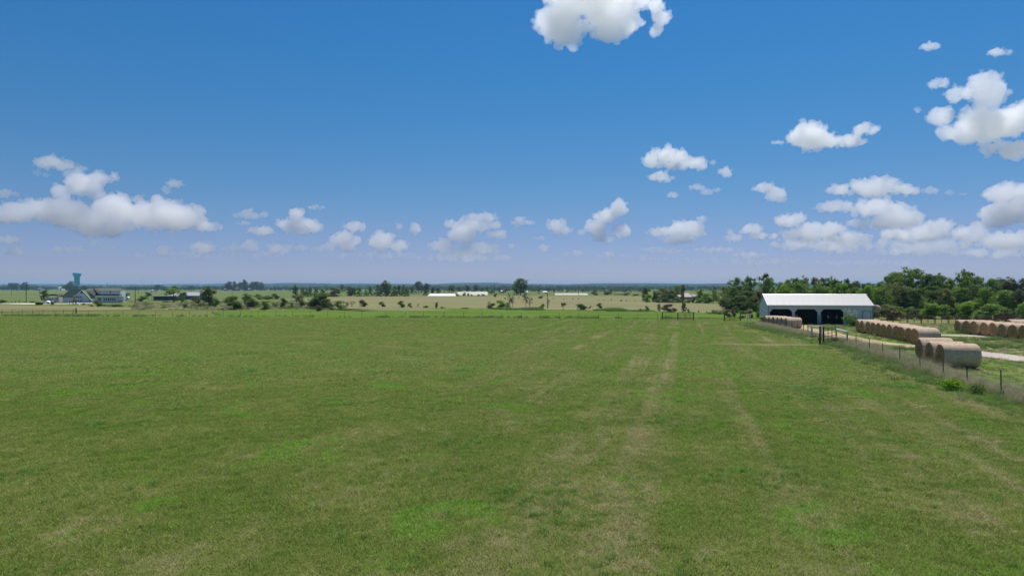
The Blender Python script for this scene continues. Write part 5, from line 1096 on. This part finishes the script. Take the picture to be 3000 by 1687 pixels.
p = along(2800, -3.2, 1.6); p = p[~((p[:, 1] > 70.5) & (p[:, 1] < 75) & (p[:, 0] > 31.5))]; scatter('weeds', np.c_[p, np.full(len(p), .01)], rg.random(len(p))*6.28, rg.uniform(.35, .9, len(p)), None, grn)
# grass of the barnyard side
n = 9000; x = rg.uniform(26, 70, n); d = rg.uniform(32, 103, n); le = np.interp(d, line[:, 1], line[:, 0])
road = np.abs(x-np.interp(d, [30, 45, 53, 63.4, 69, 77, 86, 94, 100], [42.5, 40.3, 39.5, 38.2, 36.6, 37.2, 39, 39.6, 42])) < 1.7
road |= (np.hypot((x-49.5)/6, (d-80)/3.2) < 1)
k_ = (x > le+.6) & ~road & (x < d*.78); x, d = x[k_], d[k_]
scatter('verge_grass', np.stack([x, d, np.full(len(x), .015)], 1), rg.random(len(x))*6.28, rg.uniform(.25, .62, len(x)), None, hidden_col('verge_kinds', [clump('verge_tuft', 80, 60, .6, .40, .022, M['weedgreen'], .6), clump('verge_tuft', 81, 60, .6, .34, .022, M['tussock'], .6), clump('verge_tuft', 82, 50, .6, .38, .022, M['drytuft'], .5)]))
# weeds at the foot of the right-hand bales, before the barn and along the far fence
def patch_pts(spec):
    q = []
    for px, yb, wpx, n_ in spec:
        X, Y = G(px, yb); w = wpx/2000*Y; q.append(np.c_[X+rg.normal(size=n_)*w*.35, Y+rg.normal(size=n_)*w*.22])
    return np.concatenate(q)
p = patch_pts([(2850, 978, 70, 90), (2905, 996, 90, 60), (2790, 1000, 60, 40), (2990, 1004, 40, 50), (2600, 985, 60, 60), (2560, 975, 60, 60), (2260, 952, 40, 70), (2210, 950, 60, 90), (2640, 1025, 50, 60), (2860, 1015, 160, 200)])
scatter('weeds', np.c_[p, np.full(len(p), .02)], rg.random(len(p))*6.28, rg.uniform(.4, 1.1, len(p)), None, grn)
fxs = np.concatenate([rg.uniform(-100, 36, 2600)]); fys = FAR_Y(fxs)+np.where(fxs < -30, 2.0, .5)+rg.normal(size=len(fxs))*.8
hot = rg.random(len(fxs)) < np.clip(.10+.30*np.sin(fxs*.9+2*np.sin(fxs*.31))*np.sin(fxs*.23+1)+.25*np.sin(fxs*.071+2), .05, 1); fxs, fys = fxs[hot], fys[hot]
scatter('weeds', np.stack([fxs, fys, np.full(len(fxs), .0)], 1), rg.random(len(fxs))*6.28, rg.uniform(.5, 1.5, len(fxs)), None, grn)
# rank green growth along the near edge of the pasture
n = 800; px = rg.uniform(1400, 2120, n); yb = np.interp(px, [1400, 1500, 1900, 2120], [904, 906, 911.5, 919])+rg.normal(size=n)*.8; Y = 11000/(yb-843.5); X = (px-1500)/2000*Y
scatter('weeds', np.stack([X, Y, np.full(n, -.02)], 1), rg.random(n)*6.28, rg.uniform(.5, 1.5, n)*np.clip(.35+.9*np.sin(px*.021+1)+.5*np.sin(px*.057), .15, 1.5), None, hidden_col('rank_kinds', [clump('rank_tuft', 90, 70, .5, .40, .05, M['tussock'], .5), clump('rank_tuft', 91, 70, .5, .34, .05, M['weedgreen'], .5)]))
n = 520; px = rg.uniform(380, 1010, n); yb = rg.uniform(882, 907, n); Y = 11000/(yb-843.5); X = (px-1500)/2000*Y
scatter('weeds', np.stack([X, Y, np.full(n, -.08)], 1), rg.random(n)*6.28, rg.uniform(.6, 2.0, n), None, hidden_col('rough_kinds', [clump('rough_tuft', 92, 70, .6, .40, .06, M['weedgreen'], .5), clump('rough_tuft', 93, 60, .5, .34, .06, M['drytuft'], .5)]))

# ------------------------------------------------------------------ clouds
CR = random.Random(21)
_bm = bmesh.new(); bmesh.ops.create_icosphere(_bm, subdivisions=2, radius=1); _SV = np.array([v.co[:] for v in _bm.verts]); _SF = np.array([[v.index for v in f.verts] for f in _bm.faces]); _bm.free()
_bm = bmesh.new(); bmesh.ops.create_icosphere(_bm, subdivisions=1, radius=1.12); _LV = np.array([v.co[:] for v in _bm.verts]); _LF = np.array([[v.index for v in f.verts] for f in _bm.faces]); _bm.free()
_tx = {}
def torn(ob, size, strength, depth=4):
    key = round(size, 3)
    if key not in _tx:
        t = bpy.data.textures.new('torn_edge', 'CLOUDS'); t.noise_scale = size; t.noise_depth = depth; t.noise_basis = 'IMPROVED_PERLIN'; _tx[key] = t
    d = ob.modifiers.new('torn_edge', 'DISPLACE'); d.texture = _tx[key]; d.texture_coords = 'LOCAL'; d.strength = strength; d.mid_level = .5; return d
def cloud(label, ell, ybase=None, dens=.055, D=None, detail=1.0):
    """ell: ellipses (x0, x1, y0, y1) of the photograph; real lumps at the distance at which a cloud base 1250 m up shows that low"""
    yb = ybase or max(e[3] for e in ell); D = D or min(1250*2000/(843.5-yb), 30000); s = D/2000; sp = []; rnd = CR
    cx0 = (min(e[0] for e in ell)+max(e[1] for e in ell))/2
    for x0, x1, y0, y1 in ell:
        gw, gh = (x1-x0)*.06, (y1-y0)*.09; x0 -= gw; x1 += gw; y0 -= gh
        w, h = x1-x0, y1-y0; m = min(w, h); nb = min(40, max(9, int(9*max(w, h)/m)))
        for i in range(nb):
            t = rnd.uniform(-1, 1); q = rnd.uniform(-1, 1); th = rnd.uniform(0, 6.283); ro = math.sqrt(rnd.random())*.9
            px = (x0+x1)/2+math.cos(th)*ro*w/2; py = (y0+y1)/2+math.sin(th)*ro*h/2; r = m*(.09+.36*(1-ro)**.9)*rnd.uniform(.8, 1.2)
            if i < nb*.4: px = (x0+x1)/2+t*(w/2-m*.40); py = (y0+y1)/2+q*m*.07; r = m*rnd.uniform(.30, .42)*(1-.25*t*t)
            sp.append((px, py, rnd.uniform(-1, 1)*min(w, 2.2*h)*.20, r))
    allsp = list(sp)
    for (px, py, dy, r) in sp:
        for k in range(7 if r > 5 else 4):
            a = Vector((rnd.gauss(0, 1), rnd.gauss(0, 1), rnd.gauss(.25, 1))).normalized(); r2 = r*rnd.uniform(.14, .38); e_ = rnd.choice((.9, .95, 1.0, 1.05, 1.14)); c = (px+a.x*r*e_, py-a.z*r*.95*e_, dy+a.y*r*e_); allsp.append((*c, r2))
            for q in range(4 if r2 > 3 else 0):
                b2 = Vector((rnd.gauss(0, 1), rnd.gauss(0, 1), rnd.gauss(.25, 1))).normalized(); r3 = r2*rnd.uniform(.25, .55); allsp.append((c[0]+b2.x*r2, c[1]-b2.z*r2, c[2]+b2.y*r2, r3))
    A = np.array(allsp); A[:, 3] = np.maximum(A[:, 3], 1.0); VV = []; FF = []; off = 0
    for B, sv, sf in ((A[A[:, 3] >= 7], _SV, _SF), (A[A[:, 3] < 7], _LV, _LF)):
        if len(B):
            V = sv[None]*B[:, 3, None, None]*np.array([1, 1, .9])+np.stack([B[:, 0]-cx0, B[:, 2], yb-B[:, 1]], 1)[:, None, :]
            VV.append(V.reshape(-1, 3)); FF.append((sf[None]+np.arange(len(B))[:, None, None]*len(sv)).reshape(-1, 3)+off); off += len(VV[-1])
    V = np.concatenate(VV); F = np.concatenate(FF); V[:, 2] = np.where(V[:, 2] < 0, V[:, 2]*.3, V[:, 2])
    me = np_mesh('cloud', V, F); ob = link('cloud', me); ob.location = ((cx0-1500)*s, D, H+(843.5-yb)*s); ob.scale = (s, s, s); tag(ob, label, 'cloud', 'cumulus clouds over the plain')
    rm = ob.modifiers.new('merge', 'REMESH'); rm.mode = 'VOXEL'; rm.voxel_size = 1.5
    torn(ob, 18 if D < 9000 else 9, 15 if D < 9000 else 7.5); torn(ob, 5.5 if D < 9000 else 3.5, 9 if D < 9000 else 4.5)
    m = bpy.data.materials.new('cloud_vapour'); m.use_nodes = True; n = m.node_tree.nodes; n.clear(); o = n.new('ShaderNodeOutputMaterial'); v = n.new('ShaderNodeVolumeScatter'); v.inputs['Color'].default_value = (1, .990, .998, 1)
    v.inputs['Density'].default_value = dens*CD/s; v.inputs['Anisotropy'].default_value = CG; m.node_tree.links.new(v.outputs[0], o.inputs['Volume']); me.materials.append(m); return ob
CD, CG = .80, .70
cloud('largest white cumulus cut by the top edge of the picture', [(1590, 1900, -60, 70), (1600, 1860, -80, 50), (1580, 1720, 30, 135), (1680, 1880, 30, 125), (1568, 1640, 20, 110)], 136, 0.039)
cloud('torn white wisps at the right side of the largest cloud', [(1890, 1945, -10, 40), (1905, 1965, 30, 75), (1895, 1945, 70, 110)], 112, 0.050, D=3500)
cloud('big white cloud at the right edge, with a rising tower', [(2835, 2935, 228, 330), (2715, 2780, 232, 262), (2770, 2840, 255, 300), (2718, 2790, 315, 375), (2740, 3060, 320, 420), (2900, 3060, 300, 400), (2880, 3060, 410, 468)], 468, 0.042, D=5200)
cloud('tiny puff left of the big right-edge cloud', [(2676, 2698, 315, 335)], 335, 0.040, D=5200)
cloud('flat white cloud with a long right arm, upper right', [(2290, 2470, 375, 442), (2330, 2410, 352, 400), (2420, 2545, 395, 432), (2490, 2575, 362, 400), (2258, 2300, 412, 424)], 443, 0.055)
cloud('white cloud with a rounded left end, right of centre', [(1888, 2060, 450, 500), (1900, 2010, 430, 480), (2010, 2076, 468, 500)], 500, 0.060)
cloud('small lens of cloud just under the rounded one', [(1902, 1978, 506, 535)], 536, 0.060)
cloud('faint fluff right of the rounded cloud', [(2078, 2096, 468, 490), (2102, 2145, 490, 520)], 521, 0.050)
cloud('thin ragged strip of cloud below and right of the rounded one', [(2015, 2070, 540, 560), (2050, 2090, 552, 574), (2085, 2112, 550, 566)], 575, 0.040)
cloud('little puff below the rounded cloud', [(1953, 1990, 563, 581)], 582, 0.050)
cloud('comma-shaped cloud at mid height, right of centre', [(2202, 2270, 536, 566), (2240, 2312, 550, 592), (2270, 2305, 575, 598)], 598, 0.060)
cloud('faint wisp high at the right, left one of two', [(2697, 2755, 125, 150)], 151, 0.050, D=4200); cloud('faint wisp high at the right, right one of two', [(2892, 2960, 142, 166)], 168, 0.050, D=4200)
cloud('dome-topped cloud high in the right-hand bank', [(2435, 2700, 535, 582), (2500, 2640, 518, 560), (2425, 2460, 540, 562)], 585, 0.055)
cloud('faint trail right of the dome-topped cloud', [(2695, 2755, 548, 572), (2765, 2792, 556, 575), (2808, 2835, 565, 574)], 590, 0.030)
cloud('broad cumulus below the dome-topped cloud', [(2385, 2520, 590, 625), (2500, 2660, 580, 645), (2560, 2700, 610, 680), (2480, 2640, 640, 672)], 682, 0.050)
cloud('cumulus at the right edge above the wood', [(2875, 3060, 540, 600), (2870, 3060, 590, 660), (2850, 2960, 640, 672)], 672, 0.050)
cloud('long hazy cloud bank above the wood, left part', [(2280, 2440, 670, 712), (2330, 2480, 650, 700), (2270, 2370, 625, 668), (2420, 2560, 680, 716)], 716, 0.058)
cloud('long hazy cloud bank above the wood, right part', [(2560, 2780, 665, 715), (2700, 2790, 640, 690), (2790, 2900, 660, 712), (2880, 3060, 680, 730)], 732, 0.058)
cloud('lowest pale bank of cloud over the wood', [(2380, 2560, 705, 745), (2540, 2800, 715, 752), (2800, 3060, 725, 760)], 762, 0.054)
cloud('pale shredded cloud low over the big oaks', [(2025, 2170, 722, 742), (2150, 2245, 738, 760)], 764, 0.054)
cloud('small cumulus left of the hazy bank', [(2170, 2235, 655, 692), (2125, 2180, 685, 712), (2128, 2150, 672, 690), (2195, 2280, 680, 706)], 713, 0.058)
cloud('angular cumulus low, right of the towering one', [(1895, 2000, 665, 700), (1960, 2070, 645, 710), (2040, 2072, 632, 655), (1930, 2040, 690, 718)], 718, 0.065)
cloud('towering cumulus leaning right, right of centre', [(1790, 1835, 584, 640), (1735, 1810, 612, 665), (1715, 1775, 640, 700), (1790, 1850, 655, 698), (1725, 1810, 690, 713), (1690, 1718, 672, 690)], 714, 0.065)
cloud('round cumulus left of the towering one', [(1600, 1665, 640, 685), (1615, 1680, 662, 692)], 692, 0.050)
cloud('flat-based small cumulus over the tan barn', [(1490, 1568, 645, 662), (1505, 1545, 634, 655), (1505, 1530, 655, 673)], 674, 0.065)
cloud('arched cumulus left of centre of the low cloud line', [(1300, 1470, 640, 680), (1350, 1460, 622, 655), (1310, 1400, 660, 720), (1255, 1330, 700, 748), (1420, 1480, 676, 700), (1370, 1470, 710, 748), (1300, 1400, 725, 760)], 760, 0.049)
cloud('small puff right of the arched cumulus', [(1452, 1485, 675, 705), (1486, 1515, 713, 730)], 731, 0.049)
cloud('wide low cumulus above the cedar row', [(1000, 1080, 650, 682), (965, 1060, 682, 735), (1080, 1165, 678, 740), (1140, 1200, 705, 740), (1195, 1235, 656, 690), (1158, 1180, 655, 675)], 745, 0.058)
cloud('heaped cumulus with a tower, left of centre', [(842, 895, 610, 655), (810, 925, 640, 680), (830, 930, 665, 690), (905, 942, 645, 690)], 691, 0.065)
cloud('flat cloud strip below and left of the heaped cumulus', [(720, 808, 662, 690)], 691, 0.065)
cloud('two-humped small cloud right of the big left cloud', [(682, 765, 622, 643), (705, 750, 611, 635), (763, 786, 620, 641)], 643, 0.050)
cloud('thin sliver of cloud under the two-humped one', [(690, 738, 648, 662)], 663, 0.058)
cloud('thin flat streak at upper left of centre', [(900, 955, 601, 616)], 617, 0.058)
cloud('slanting hazy cloud low, left of centre', [(705, 755, 702, 745), (780, 862, 712, 748), (860, 905, 716, 735), (745, 800, 735, 750)], 752, 0.043)
cloud('largest cloud at left, long and heaped with a tower', [(185, 300, 505, 580), (245, 345, 500, 545), (155, 205, 535, 590), (70, 270, 580, 655), (0, 110, 590, 650), (270, 420, 568, 660), (400, 560, 585, 670), (470, 600, 600, 680), (540, 655, 650, 680), (200, 400, 640, 700), (-60, 60, 610, 660), (90, 300, 600, 668), (300, 540, 600, 676)], 694, 0.050)
cloud('cigar-shaped cloud above the largest left cloud', [(102, 205, 458, 500), (180, 215, 480, 500)], 505, 0.045)
cloud('faint smoke-like cloud between the cigar shape and the tower', [(215, 258, 483, 505)], 510, 0.030); cloud('curled wisp left below the cigar-shaped cloud', [(100, 118, 495, 520), (125, 142, 505, 520)], 522, 0.030)
cloud('curled white cloud like a tadpole, upper left', [(488, 540, 526, 552), (475, 500, 548, 572)], 576, 0.040)
cloud('white scrap at the left picture edge', [(-40, 50, 555, 582)], 584, 0.040)
cloud('hazy low cloud right of the water tower top', [(148, 200, 718, 742), (190, 250, 720, 745)], 748, 0.043); cloud('pale low puff left of centre-left', [(456, 505, 720, 755)], 756, 0.044)
cloud('pale low hump between two puffs', [(555, 632, 710, 746), (515, 560, 738, 752)], 754, 0.050); cloud('dim low cloud at far left', [(-40, 62, 690, 715), (20, 70, 725, 752)], 755, 0.050)
cloud('small low puff right of the arched cumulus base', [(1574, 1610, 717, 740)], 742, 0.058); cloud('two little low puffs left of the towering cumulus', [(1655, 1672, 738, 752), (1675, 1710, 732, 754)], 756, 0.049)
cloud('tiny low puff below the round cumulus', [(1617, 1645, 755, 765)], 767, 0.058); cloud('low pale cumulus under the towering one', [(1742, 1770, 745, 758), (1770, 1798, 733, 760)], 762, 0.054)
cloud('small faint low puff right under the towering one', [(1816, 1850, 742, 754)], 756, 0.054); cloud('low faint scrap at centre right', [(1870, 1900, 746, 766)], 768, 0.038)

cloud('dim cloud veil behind the dome-topped cloud, over the barn', [(2240, 2420, 700, 735), (2380, 2620, 690, 730), (2600, 2860, 700, 740), (2820, 3060, 690, 735)], 742, 0.046, D=26000)
cloud('lowest thin veil of cloud right of centre, just over the hills', [(1900, 2120, 752, 772), (2100, 2400, 756, 780), (2380, 2700, 760, 782)], 784, 0.030, D=28000)
cloud('thin veil of cloud low under the arched cumulus', [(980, 1240, 738, 764), (1220, 1500, 742, 770)], 772, 0.038, D=27000)
cloud('thin veil of cloud low above the farmhouse sheds', [(380, 640, 738, 760), (600, 820, 742, 762)], 764, 0.034, D=27000)

cloud('small hazy heap low between the two left puffs', [(640, 690, 722, 742), (668, 712, 714, 740)], 744, .03, D=24000)
cloud('small hazy heap low above the cedar row, left', [(930, 985, 712, 738), (905, 950, 722, 742)], 744, .03, D=24000)
cloud('low scrap of cumulus between the round and the flat-based one', [(1560, 1600, 690, 704)], 706, .04)
cloud('low heap of cumulus under the angular one', [(1880, 1960, 722, 742), (1940, 2010, 728, 746)], 748, .03, D=24000)
cloud('hazy heap low at left above the water tower', [(240, 300, 706, 728), (285, 350, 714, 734)], 738, .025, D=24000)
